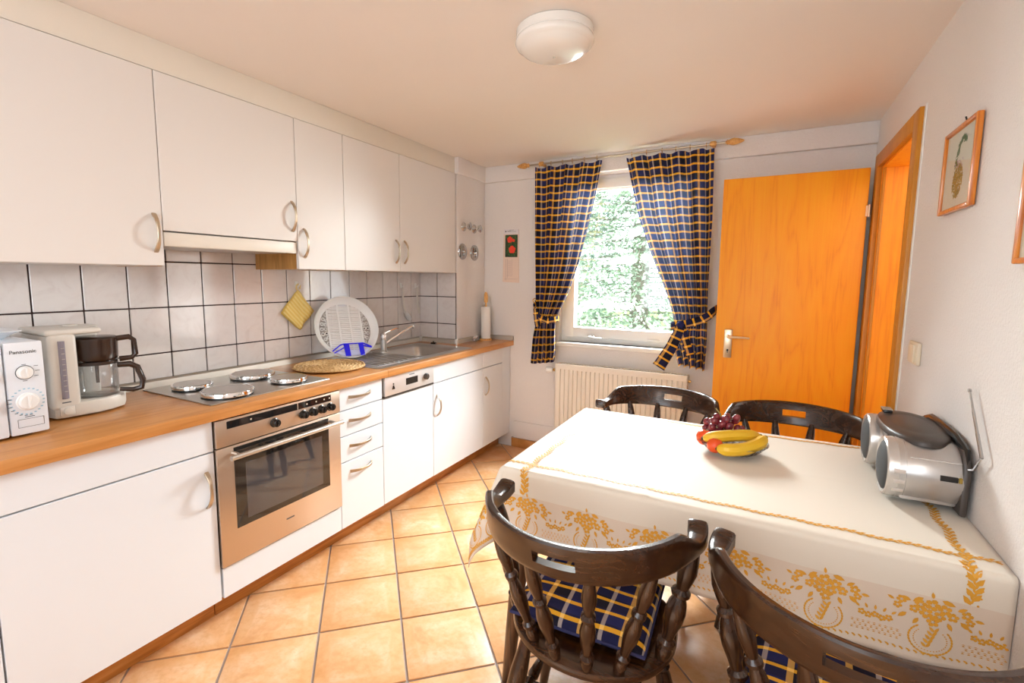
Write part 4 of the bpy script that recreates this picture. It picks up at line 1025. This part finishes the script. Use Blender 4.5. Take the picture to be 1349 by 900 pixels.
def garland(L, T, big=1.0):
    s = 0; k = 0
    while s < L:
        sg = 1 if k % 2 else -1; o_ = .0030*big*math.sin(s*52)
        leaf_m(s, o_, sg*.62, .0155*big, .0036*big, T); leaf_m(s+.002, o_, -sg*.30, .0135, .0026, T)
        leaf_m(s+.003, o_+sg*.0058*big, sg*.15, .011, .0026, T); dot_m(s+.001, o_-sg*.0075*big, .0016*big, T)
        s += .0085; k += 1
def bouquet(a, T):                   # local: a along the hem, b downwards from the border edge
    F = [(0, .018, .013), (-.020, .022, .011), (.020, .024, .012), (-.010, .038, .012), (.012, .040, .011), (-.030, .034, .009), (.034, .036, .010), (.002, .054, .011), (-.052, .020, .009), (-.058, .034, .008), (.056, .026, .010), (.062, .040, .008)]
    for k, (x, y, r) in enumerate(F): flower_m(a+x, y, r, T, 5, k)
    for x, y, an, l in ((-.016, .006, 2.5, .022), (.014, .004, .3, .024), (.0, .004, -1.7, .014), (-.036, .018, 3.4, .020), (.040, .020, -.5, .018), (.046, .042, .7, .022), (-.042, .046, 2.4, .020), (-.064, .024, 3.6, .014), (.068, .032, .1, .016), (.026, .050, 1.1, .018), (-.022, .052, 2.1, .018)):
        leaf_m(a+x, y, an, l, l*.26, T)
    # scroll oval beneath with a sprig inside
    for k in range(26):
        an = -.75+k*(PI+1.5)/25; x, y = a+.036*math.cos(an), .094+.032*math.sin(an)
        if y < .062: continue
        leaf_m(x, y, an+PI/2, .0085, .0024, T); dot_m(a+.028*math.cos(an), .094+.025*math.sin(an), .0014, T)
    for k in range(5):
        leaf_m(a-.006+k*.003, .112-k*.009, -1.0, .014, .0034, T); leaf_m(a-.006+k*.003, .112-k*.009, -2.3, .014, .0034, T)
def border(L0, L1, T, ph=0.0, lo=-1e9):
    a = L0+ph
    while a < L1:
        bouquet(a, T)
        m = a+.095
        for k in range(5):
            flower_m(m-.024+k*.012, .070+.004*(k % 2), .0075, T, 5, k); leaf_m(m-.028+k*.014, .060, -PI/2+(k-2)*.4, .012, .003, T)
        for i in range(9):                      # net of small lozenges
            for j in range(3):
                x, y = m-.040+i*.010+(j % 2)*.005, .090+j*.008
                emit([T(x-.0042, y), T(x, y-.0014), T(x-.0002, y)]); emit([T(x, y-.0014), T(x+.0042, y), T(x, y)]); emit([T(x-.003, y+.004), T(x, y+.0012), T(x+.003, y+.004)])
        a += .19
    s = L0
    while s < L1:                               # scalloped edge
        leaf_m(s, .124, .5, .010, .0024, T); dot_m(s+.006, .129, .0016, T); s += .012
BN, BL, BR, BF = CY0+.046, 1.700, 2.722, CY1-.030
garland(CX1-(CX0-HG), lambda s, o: (CX0-HG+s, BN+o)); garland(CX1-(CX0-HG), lambda s, o: (CX0-HG+s, BF+o))
for x in (BL, BR): garland(CY1-CY0-.02, lambda s, o: (x+o*1.2, CY0+.01+s)); garland(.092, lambda s, o: (x+o, CY0-.086+s), 1.5)
garland(CY1-CY0, lambda s, o: (CX0-.004+o*.0+(-.03), CY0+s)) if 0 else None
border(CX0, CX1+.1, lambda a, c: (a, CY0-BD+.004-c), .085)
border(CY0, CY1, lambda a, c: (CX0-BD+.004-c, a), .06)
# the border turns the corner: each side runs on to the diagonal
KEEP = [None]
emit0 = emit
def emit(pts):
    if all((CY0-v) >= (CX0-u)-.004 for u, v in pts) if KEEP[0] == 'near' else all((CX0-u) >= (CY0-v)-.004 for u, v in pts): emit0(pts)
for KEEP[0], T in (('near', lambda a, c: (CX0-a, CY0-BD+.004-c)), ('left', lambda a, c: (CX0-BD+.004-c, CY0-a))):
    for a in (.045, .14): bouquet(a, T)
    for k in range(22):
        leaf_m(.008+k*.010, .124, .5, .010, .0024, T); flower_m(.004+k*.011, .132, .006, T, 5, k)
emit = emit0
o = part('embroidery', EM, 'embroidery', tc, normals=False)

# ================================================================ chairs
SZ = .430
SP = [(0, .011), (.06, .0135), (.11, .0155), (.145, .012), (.165, .0165), (.19, .0165), (.215, .0105), (.28, .0125), (.38, .0175), (.46, .0185), (.53, .0155), (.585, .0105), (.605, .0165), (.63, .0165), (.655, .0105), (.72, .0140), (.80, .0170), (.88, .0150), (1, .010)]
SPT = [(t_, r*1.30) for t_, r in SP]
LG = [(0, .016), (.10, .018), (.22, .023), (.34, .0235), (.40, .017), (.43, .023), (.46, .017), (.50, .021), (.62, .0245), (.74, .020), (.86, .0155), (1, .0135)]
ST = [(0, .007), (.12, .009), (.30, .0145), (.42, .0165), (.46, .011), (.50, .0175), (.54, .011), (.58, .0165), (.70, .0145), (.88, .009), (1, .007)]
RXA, RYA, RCY = .252, .256, -.045
def rail_xy(s, o=0.0, lean=0.0):
    a = s*1.78
    return (RXA+o)*math.sin(a), RCY-(RYA+o)*math.cos(a)*(1 if math.cos(a) > 0 else .75)-lean*max(0, math.cos(a))
def rail_top(s):
    s = abs(s); z = .806-.050*sstep(.60, .80, s)
    return z+.014*sstep(.86, .97, s)-.020*sstep(.97, 1.0, s)
def rail_bot(s):
    s = abs(s); return .712+.012*sstep(.0, .8, s)+.008*sstep(.9, 1, s)
def rail_th(s):
    s = abs(s); return .011+.011*sstep(.66, .9, s)-.010*sstep(.975, 1.0, s)
def make_rail():
    hs = [0, .05, .16, .36, .50, .66, .84, .95, 1]; tm = [.45, .85, 1, 1, 1, 1, 1, .85, .45]
    N = 80; S = [-1+2*i/N for i in range(N+1)]
    b = B().b
    sl0, sl1 = -.101, .101
    def P(i, j, side):
        s = S[i]; h = hs[j]; zt, zb = rail_top(s), rail_bot(s)
        if sl0 <= s <= sl1 and 2 < j < 6:
            e = min(1, (abs(abs(s)-.135))/.02); 
        z = lerp(zb, zt, h); o = side*rail_th(s)*tm[j]
        x, y = rail_xy(s, o, .030*(z-.71)/.09); return (x, y, z)
    V = {(i, j, k): b.verts.new(P(i, j, k)) for i in range(N+1) for j in range(9) for k in (-1, 1)}
    def solid(i, j):
        if i < 0 or j < 0 or i >= N or j >= 8: return False
        m = (S[i]+S[i+1])/2
        if j in (3, 4) and sl0 < m < sl1: return False
        return True
    for i in range(N):
        for j in range(8):
            if not solid(i, j): continue
            b.faces.new((V[i, j, 1], V[i+1, j, 1], V[i+1, j+1, 1], V[i, j+1, 1])); b.faces.new((V[i, j, -1], V[i, j+1, -1], V[i+1, j+1, -1], V[i+1, j, -1]))
            if not solid(i, j-1): b.faces.new((V[i, j, -1], V[i+1, j, -1], V[i+1, j, 1], V[i, j, 1]))
            if not solid(i, j+1): b.faces.new((V[i, j+1, 1], V[i+1, j+1, 1], V[i+1, j+1, -1], V[i, j+1, -1]))
            if not solid(i-1, j): b.faces.new((V[i, j, 1], V[i, j+1, 1], V[i, j+1, -1], V[i, j, -1]))
            if not solid(i+1, j): b.faces.new((V[i+1, j, -1], V[i+1, j+1, -1], V[i+1, j+1, 1], V[i+1, j, 1]))
    r = B(); r.b.free(); r.b = b; return r
def seat_outline(k, n, o=0.0):
    a = 2*PI*k/n; c, s = math.cos(a), math.sin(a); e = .78 if s > 0 else .95
    return ((.215+o)*math.copysign(abs(c)**e, c), .005+(.205+o)*math.copysign(abs(s)**e, s))
CPH = [0]
def make_chair(label, loc, rz, cush=True):
    t = thing('dining_chair', label, 'chair', loc, rz, 'dark oak chairs round the table'); n = 48
    def ring(o, z): return [(*seat_outline(k, n, o), z) for k in range(n)]
    b = B().loft([ring(-.03, SZ-.030), ring(-.006, SZ-.026), ring(0, SZ-.014), ring(-.003, SZ-.003), ring(-.016, SZ+.002), ring(-.05, SZ), ring(-.10, SZ-.006)]); part('seat', b, 'oak', t, False, smooth=50)
    part('back_rail', make_rail(), 'oak', t, False, smooth=40)
    for s, thick in ((-.80, 1), (-.46, 0), (-.155, 0), (.155, 0), (.46, 0), (.80, 1)):
        tx, ty = rail_xy(s, 0); a = s*1.30
        bx, by = .178*math.sin(a*1.02), -.005-.178*math.cos(a*1.02)
        if thick: bx, by = math.copysign(.186, s), -.062; 
        part('spindle', B().turn((bx, by, SZ-.012), (tx, ty, rail_bot(s)+.012), SPT if thick else SP), 'oak_z', t, False)
    P = []
    for sx in (-1, 1):
        for y0, y1 in ((-.125, -.205), (.125, .185)):
            p0, p1 = (sx*.135, y0, SZ-.02), (sx*.205, y1, 0); P.append((Vector(p0), Vector(p1)))
            part('leg', B().turn(p0, p1, LG, 16), 'oak_z', t, False)
    mids = []
    for i in (0, 2):
        a = P[i][0].lerp(P[i][1], .60); c = P[i+1][0].lerp(P[i+1][1], .60); mids.append((a+c)/2); part('stretcher', B().turn(a, c, ST, 12), 'oak_z', t, False)
    part('stretcher', B().turn(mids[0], mids[1], ST, 12), 'oak_z', t, False)
    if cush:
        c = thing('seat_cushion', cush, 'cushion', (*(Matrix.Rotation(rz, 3, 'Z') @ Vector((-.016, .050, SZ)) + Vector(loc)).to_tuple()[:2], SZ), rz+CPH[0], 'plaid seat cushions')
        def top(u, v):
            e = max(abs(u), abs(v)); k = (1-abs(u)**6)*(1-abs(v)**6)
            wx = .170*(1-.10*(v < 0)*v*v*0); return Vector((u*.172*(1-.05*v*v*(1-abs(u))), v*.168*(1-.05*u*u*(1-abs(v))), .024+.030*max(0, k)**.45+.003*math.sin(5*u+2)*math.cos(4*v)))
        def bot(u, v):
            q = top(u, v); k = (1-abs(u)**6)*(1-abs(v)**6); q.z = .024-.0205*max(0, k)**.45; return q
        g = sorted(set([i/14-1 for i in range(29)]+[-.985, -.96, .96, .985]))
        b = B().grid(top, g, g, lambda u, v: (u*.19+.013, v*.19+.006)).grid(bot, g, g, lambda u, v: (u*.19+.013, v*.19+.006)); part('cover', b, 'cushion', c, False, normals=True, smooth=180)
        pts = [top(x, -1) for x in g]+[top(1, x) for x in g[1:]]+[top(-x, 1) for x in g[1:]]+[top(-1, -x) for x in g[1:-1]]
        part('piping', B().tube(pts, .0042, 6, True), plain('navy_piping', (.02, .022, .09), .8), c, False)
    return t
make_chair('dark turned chair in front at the left, its whole bow back facing the camera', (1.957, 1.292, 0), math.radians(2), 'navy plaid cushion on the left front chair')
CPH[0] = .03
make_chair('dark turned chair at the lower right, cut by the picture edge', (2.515, 1.250, 0), math.radians(-8), 'navy plaid cushion on the chair cut off at lower right')
make_chair('dark turned chair across the table before the radiator', (1.905, 2.250, 0), math.radians(180-8), None)
make_chair('dark turned chair across the table before the orange door', (2.44, 2.215, 0), math.radians(180-2), None)

# ================================================================ fruit
FX, FY, FZ = 2.243, 1.905, CZT+.002
t = thing('fruit_bowl', 'shallow pressed-glass bowl of fruit on the tablecloth', 'bowl', (FX, FY, FZ))
b = B().lathe([(.04, 0), (.060, .001), (.088, .016), (.108, .036), (.112, .038), (.111, .041), (.105, .039), (.085, .021), (.058, .007), (.02, .006)], (FX, FY, FZ), (0, 0, 1), 48); part('bowl', b, 'dish', t, smooth=60)
b = B()
for k in range(24): a = k*PI/12; b.tube([(FX+.064*math.cos(a), FY+.064*math.sin(a), FZ+.0035), (FX+.086*math.cos(a), FY+.086*math.sin(a), FZ+.0145), (FX+.102*math.cos(a), FY+.102*math.sin(a), FZ+.030)], .0022, 6)
part('flute', b, 'dish', t)
def make_banana(label, pts, r, tip):
    t = thing('banana', label, 'banana', pts[0], 0, 'bananas in the glass bowl'); n = 26; P = []
    p = [Vector(q) for q in pts]
    def cr(i, f):
        a, c, d, e = p[max(i-1, 0)], p[i], p[min(i+1, len(p)-1)], p[min(i+2, len(p)-1)]
        return .5*((2*c)+(d-a)*f+(2*a-5*c+4*d-e)*f*f+(3*c-a-3*d+e)*f**3)
    for i in range(n+1): s = i/n*(len(p)-1-1e-6); P.append(cr(int(s), s-int(s)))
    R = [r*min(1, .34+1.9*(i/n)**.62*1.0)*min(1, .42+2.4*((n-i)/n)**.8) for i in range(n+1)]
    b = B().tube(P, R, 10); 
    part('skin', b, 'banana', t, smooth=28)
    part('stalk', B().tube([P[-2], P[-1], P[-1]+(P[-1]-P[-3]).normalized()*.010], [r*.42, r*.36, r*.34], 8), plain('banana_stalk', (.25, .17, .03), .7), t)
    part('tip', B().tube([P[1], P[0], P[0]-(P[2]-P[0]).normalized()*.006], [r*.5, r*.36, r*.26], 8), plain('banana_tip', (.05, .035, .012), .7), t)
make_banana('upper banana, lying behind the other one across the bowl', [(2.158, 1.845, FZ+.048), (2.195, 1.842, FZ+.060), (2.24, 1.862, FZ+.066), (2.285, 1.892, FZ+.066), (2.322, 1.93, FZ+.060)], .0195, 0)
make_banana('lower banana, front one in the glass bowl', [(2.205, 1.805, FZ+.034), (2.24, 1.800, FZ+.036), (2.285, 1.825, FZ+.040), (2.322, 1.868, FZ+.050), (2.340, 1.918, FZ+.058)], .0205, 0)
for x, y, z, r, lab in ((2.158, 1.880, .042, .028, 'red nectarine at the left rim under the upper banana'), (2.196, 1.826, .036, .0265, 'red nectarine at the front of the bowl by the banana tip')):
    t = thing('nectarine', lab, 'nectarine', (x, y, FZ+z), 0, 'nectarines in the bowl')
    b = B().lathe([(.001, -.96*r), (.45*r, -.86*r), (.82*r, -.55*r), (1.0*r, 0), (.86*r, .5*r), (.5*r, .84*r), (.2*r, .90*r), (.03*r, .78*r)], (x, y, FZ+z), (.2, .1, 1), 20); part('flesh', b, 'nectarine', t, smooth=80)
    part('stem_pit', B().lathe([(.003, 0), (.0025, .006)], (x+.15*r, y+.08*r, FZ+z+.76*r), (.2, .1, 1), 8), 'stem', t)
t = thing('grape_bunch', 'bunch of red grapes heaped at the back of the fruit bowl', 'grapes', (2.215, 1.945, FZ+.05))
rnd = random.Random(11); GP = []
for _ in range(1500):
    if len(GP) >= 34: break
    a, h = rnd.uniform(0, 2*PI), rnd.random(); rr = .068*math.sqrt(rnd.random())*(1-.45*h)
    p = Vector((2.212+rr*1.15*math.cos(a), 1.948+rr*.9*math.sin(a), FZ+.038+h*.070))
    if all((p-q).length > .0225 for q in GP): GP.append(p)
gm = None
for p in GP:
    if gm is None:
        gm = B().sphere((0, 0, 0), (.0134, .0134, .0148), 14, 9).mesh('grape', smooth=180); gm.materials.append(M['grape'])
    o = bpy.data.objects.new('grape', gm); COL.objects.link(o); o.parent = t; o.location = p-ORG[t.name]; o.rotation_euler = (rnd.uniform(-.6, .6), rnd.uniform(-.6, .6), rnd.uniform(0, 6)); k = rnd.uniform(.88, 1.12); o.scale = (k, k, k)
b = B().tube([(2.205, 1.955, FZ+.05), (2.203, 1.958, FZ+.085), (2.198, 1.962, FZ+.11), (2.182, 1.968, FZ+.128)], [.0032, .003, .0026, .0024], 7)
for p in GP[::2]: b.tube([(2.205, 1.955, FZ+.07), (Vector((2.205, 1.955, FZ+.07))+p)/2+Vector((0, 0, .008)), p], .0011, 5)
part('stem', b, 'stem', t)

# ================================================================ portable radio
BZ = CZT+.004
BDY = -.022
t = thing('portable_stereo', 'silver portable CD radio with round speakers and raised aerial by the wall', 'radio', (2.70, 1.87, BZ))
YA, YB, PR = 1.735, 1.995, .080
PZ = BZ+.004+PR
def pod(y, lab):
    b = B().lathe([(PR*.94, 0), (PR, .006), (PR, .125), (PR*.97, .136)], (2.638, y, PZ), (1, 0, 0), 44); pd = part('speaker_pod', b, 'silver', t, smooth=40)
    b = B().lathe([(PR*.97, -.012), (PR*1.0, -.004), (PR*.99, .020), (PR*1.005, .024)], (2.634, y, PZ), (1, 0, 0), 44, cap=False).lathe([(PR*.80, -.011), (PR*.92, -.015), (PR*.97, -.012)], (2.634, y, PZ), (1, 0, 0), 44, cap=False); part('speaker_ring', b, plain('pale_silver_ring', (.60, .57, .54), .25, .5), pd)
    b = B().lathe([(PR*.84, -.006), (PR*.80, -.013), (PR*.60, -.019), (PR*.3, -.0225), (.004, -.0235)], (2.634, y, PZ), (1, 0, 0), 36); part('speaker_grille', b, 'grille', pd, smooth=60)
    b = B()
    for k in range(3): b.box(2.6365, 2.6505, y-.006+.0, y+.006, PZ, PZ) if 0 else None
    return pd
pdn = pod(YA, ''); pdf = pod(YB, '')
b = B()
for a in (-.55, -.2, .15): b.strip([(2.632, YA-PR*1.003*math.cos(a), PZ+PR*1.003*math.sin(a)), (2.655, YA-PR*1.003*math.cos(a), PZ+PR*1.003*math.sin(a))], (0, math.sin(a), math.cos(a)), .010, .003)
part('ring_notch', b, plain('silver_notch', (.66, .60, .56), .3, .3), pdn)
# side slot on near pod
a = -.10; part('side_slot', B().box(2.722, 2.756, YA-PR-.0015, YA-PR+.006, PZ+.004, PZ+.018, .001, 1), 'black', pdn); part('slot_tab', B().box(2.757, 2.764, YA-PR-.0015, YA-PR+.006, PZ+.004, PZ+.018, .001, 1), 'ochre', pdn)
part('seam_line', B().tube([(2.665, YA-PR*.80, PZ+PR*.608), (2.768, YA-PR*.80, PZ+PR*.608)], .0016, 6), plain('seam_highlight', (.75, .72, .70), .2, .4), pdn)
b = B().prism([(YA-.055, BZ+.018), (YB+.055, BZ+.018), (YB+.055, BZ+.140), (YB+.02, BZ+.166), (YA+.03, BZ+.168), (YA-.015, BZ+.164), (YA-.05, BZ+.14)], 'x', 2.650, 2.765, .006); part('body', b, 'silver', t)
b = B().prism([(YA-.078, BZ+.004), (YB+.078, BZ+.004), (YB+.080, BZ+.120), (YB+.05, BZ+.165), (YA-.05, BZ+.165), (YA-.080, BZ+.120)], 'x', 2.764, 2.780, .005); part('back_shell', b, 'darkgrey', t)
# top deck
b = B(); ym = (YA+YB)/2
b.loft([[(2.702+.073*math.cos(2*PI*k/40)*r1, ym+.000+.172*math.copysign(abs(math.sin(2*PI*k/40))**.8, math.sin(2*PI*k/40))*r1, BZ+.169+h) for k in range(40)] for r1, h in ((1.0, -.012), (1.0, 0), (.96, .006), (.70, .010), (.62, .008), (.55, .011), (.2, .0125))]); part('disc_lid', b, 'darkgrey', t, smooth=50)
part('lid_button', B().box(2.655, 2.677, YB-.03, YB+.02, BZ+.176, BZ+.187, .003), 'black', t)
b = B()
for k in range(5): b.box(2.654, 2.678, YB-.026+k*.009, YB-.022+k*.009, BZ+.186, BZ+.1885)
part('button_rib', b, 'alu', t)
b = B().tube([(2.772, YA-.066, BZ+.120), (2.775, YA-.045, BZ+.160), (2.772, YA+.02, BZ+.178), (2.770, ym, BZ+.182), (2.772, YB-.02, BZ+.178), (2.775, YB+.045, BZ+.160), (2.772, YB+.066, BZ+.120)], .0085, 8, sy=1.3); part('carrying_handle', b, 'black', t)
for y in (YA+.068, YA+.088): part('knob', B().lathe([(.007, 0), (.006, .010)], (2.651, y, BZ+.14), (-1, 0, 0), 14), 'chrome', t)
for k in range(4): part('button', B().box(2.641, 2.652, ym-.03+k*.016, ym-.018+k*.016, BZ+.052, BZ+.062, .001), 'chrome', t)
part('volume_dial', B().lathe([(.016, 0), (.014, .012)], (2.651, ym+.01, BZ+.11), (-1, 0, 0), 20), 'chrome', t)
b = B()
for k in range(8): b.box(2.672+k*.0062, 2.676+k*.0062, YA-.022, YA-.018, BZ+.1622, BZ+.1632)
b.box(2.672, 2.722, YA-.010, YA-.008, BZ+.1655, BZ+.1665); part('top_print', b, 'grey', t)
p0, p1 = Vector((2.7755, 1.690, BZ+.135)), Vector((2.776, 1.735, 1.060)); p0 = Vector((2.776, 1.600, .925)); p1 = Vector((2.776, 1.724, 1.064))
b = B().tube([(2.772, YA-.075, BZ+.125), (2.776, YA-.10, BZ+.135), tuple(p0)], [.004, .0035, .003], 8); part('aerial_joint', b, 'chrome', t)
b = B().turn(p0, p1, [(0, .0038), (.34, .0038), (.341, .0032), (.66, .0032), (.661, .0026), (.97, .0026), (.971, .0042), (1, .0042)], 10); part('aerial', b, 'valve', t)

# ================================================================ right wall things
t = thing('light_switch', 'ivory rocker light switch on the right wall by the door frame', 'switch', (XR, 2.295, 1.085))
part('plate', B().box(XR-.012, XR-.0005, 2.238, 2.352, 1.045, 1.123, .003), 'ivory', t); part('rocker', B().box(XR-.018, XR-.011, 2.262, 2.330, 1.053, 1.115, .003), 'ivory', t)
def picture(y0, y1, z0, z1, label, full=True):
    t = thing('picture_frame', label, 'picture', (XR, (y0+y1)/2, z0), 0, 'small framed pictures on the right wall')
    w_, x0, x1 = .0125, XR-.018, XR-.003
    for nm, bx in (('left', (x0, x1, y1-w_, y1, z0, z1)), ('right', (x0, x1, y0, y0+w_, z0, z1)), ('top', (x0, x1, y0+w_, y1-w_, z1-w_, z1)), ('bottom', (x0, x1, y0+w_, y1-w_, z0, z0+w_))):
        part('frame_rail', B().box(*bx, .003), 'picframe', t)
    pp = part('picture_sheet', B().box(XR-.010, XR-.004, y0+w_*.8, y1-w_*.8, z0+w_*.8, z1-w_*.8), plain('picture_paper', (.66, .66, .56), .7), t)
    rnd = random.Random(5); ym, H = (y0+y1)/2, z1-z0
    def leaves(mat, n, fy, s, nm):
        b = B()
        for i in range(n):
            y, z, a = fy(rnd); l = s*rnd.uniform(.6, 1.2); c, q = math.cos(a), math.sin(a)
            b.poly([(XR-.0103-.00002*i/n, y+l*u*c-l*.33*v*q, z+l*u*q+l*.33*v*c) for u, v in ((-1, 0), (-.2, -1), (1, 0), (-.2, 1))])
        part(nm, b, mat, pp)
    def heap(r):
        a, k = r.uniform(0, 2*PI), math.sqrt(r.random()); return ym+.042*k*math.cos(a)+.004, z0+H*.36+.050*k*math.sin(a), r.uniform(0, PI)
    leaves('ochre', 260, heap, .0085, 'flower_print'); leaves('olive', 130, heap, .0065, 'leaf_print')
    leaves('mauve', 26, lambda r: (ym+r.uniform(-.03, .04), z0+H*r.uniform(.46, .60), r.uniform(0, PI)), .007, 'petal_print')
    def frond(r):
        f = r.random(); return ym+.035-.058*f-.02*f*f+r.uniform(-.008, .008), z0+H*(.52+.33*math.sin(f*2.2)/1.0)+r.uniform(-.004, .004), 1.6+1.9*f+r.choice((-.7, .7))
    leaves('green', 60, frond, .011, 'frond_print')
    part('glazing', B().box(XR-.0125, XR-.0115, y0+w_*.8, y1-w_*.8, z0+w_*.8, z1-w_*.8), 'picglass', t)
    part('hanger', B().tube([(XR-.001, ym-.02, z1+.004), (XR-.010, ym-.02, z1+.008), (XR-.012, ym-.02, z1+.016)], .0022, 6).lathe([(.004, 0), (.004, .003)], (XR-.004, ym-.02, z1+.006), (-1, 0, 0), 8), 'black', t)
picture(1.876, 2.150, 1.538, 1.782, 'framed print of a fern and flowers on the right wall')
picture(1.30, 1.562, 1.372, 1.618, 'second wooden picture frame, cut off by the right picture edge')

# ================================================================ ceiling lamp
t = thing('ceiling_lamp', 'round white opal ceiling lamp, switched off', 'lamp', (1.655, 1.67, ZC))
LX, LY2 = 1.625, 1.745
part('base_ring', B().lathe([(.128, 0), (.132, .004), (.132, .026), (.126, .032), (.11, .032)], (LX, LY2, ZC-.0005), (0, 0, -1), 48), 'porcelain', t)
b = B().lathe([(.126, .028), (.133, .034), (.135, .044), (.131, .052), (.122, .057), (.118, .060), (.112, .068), (.095, .077), (.066, .084), (.032, .088), (.004, .089)], (LX, LY2, ZC-.0005), (0, 0, -1), 56); sh = part('glass_shade', b, 'porcelain', t, smooth=50)
part('finial', B().lathe([(.005, .088), (.004, .093), (.001, .095)], (LX, LY2, ZC), (0, 0, -1), 12), 'alu', sh)

# ================================================================ outside
b = B().box(-14, 16, YW+.26, 30, -.6, -.5); struct('ground_outside', b, 'lawn', 'lawn outside the window', (1, 12, -.55))
def fir(loc, h, rb, seed, label, nb, nl):
    r = random.Random(seed); t = thing('fir_tree', label, 'tree', loc, 0, 'fir trees outside the window'); X, Y, Z = loc
    part('trunk', B().lathe([(.16, 0), (.13, h*.4), (.03, h)], loc, (0, 0, 1), 12), 'bark', t)
    bb = B(); F = {'needle': ([], []), 'needle2': ([], [])}
    for i in range(nb):
        f = (i+.5)/nb; z = .15+f*(h-.4); L = rb*(1-f)**.8*r.uniform(.75, 1.15)+.1; a = i*2.39996+r.uniform(-.3, .3)
        d = Vector((math.cos(a), math.sin(a), 0)); o = Vector((X, Y, Z+z)); side = Vector((-d.y, d.x, 0))
        def pt(s): return o+d*L*s+Vector((0, 0, -.30*L*s*s+.10*L*s+.14*L*s**4))
        bb.tube([pt(k/5) for k in range(6)], [.012, .010, .008, .006, .004, .002], 5)
        if d.y > .45: continue
        for k in range(nl):
            s = .02+.98*r.random()**.7; sd = r.choice((-1, 1)); sl = (1-s)*.42*L+.16
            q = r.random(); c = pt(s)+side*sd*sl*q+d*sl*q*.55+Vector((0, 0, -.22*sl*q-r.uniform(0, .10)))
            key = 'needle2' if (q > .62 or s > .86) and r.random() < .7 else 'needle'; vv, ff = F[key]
            ax_ = (side*sd*.75+d*.6+Vector((r.uniform(-.5, .5), r.uniform(-.5, .5), r.uniform(-.7, .15)))).normalized(); cr = ax_.cross(Vector((r.uniform(-1, 1), r.uniform(-1, 1), r.uniform(-1, 1)))).normalized()
            ln, wd = r.uniform(.05, .11), r.uniform(.012, .024); n0 = len(vv)
            vv += [c, c+ax_*ln*.4+cr*wd, c+ax_*ln, c+ax_*ln*.4-cr*wd]; ff.append((n0, n0+1, n0+2, n0+3))
    part('branches', bb, 'bark', t)
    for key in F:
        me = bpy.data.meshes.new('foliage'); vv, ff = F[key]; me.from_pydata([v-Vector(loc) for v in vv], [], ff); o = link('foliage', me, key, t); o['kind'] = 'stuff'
hl = bpy.data.lights.new('hall_fill_light', 'POINT'); hl.energy = 14; hl.shadow_soft_size = .12; hl.color = (1, .9, .75)  # unseen lamp added in the passage to brighten the door lining
ho = bpy.data.objects.new('hall_fill_light', hl); COL.objects.link(ho); ho.location = (3.45, 2.1, 2.0)
fir((.55, 8.0, -.5), 6.6, 2.3, 4, 'bright conifer filling the window view', 230, 460)
fir((-2.2, 13.0, -.5), 8.5, 2.4, 9, 'further conifer behind, at the left of the window view', 90, 260)
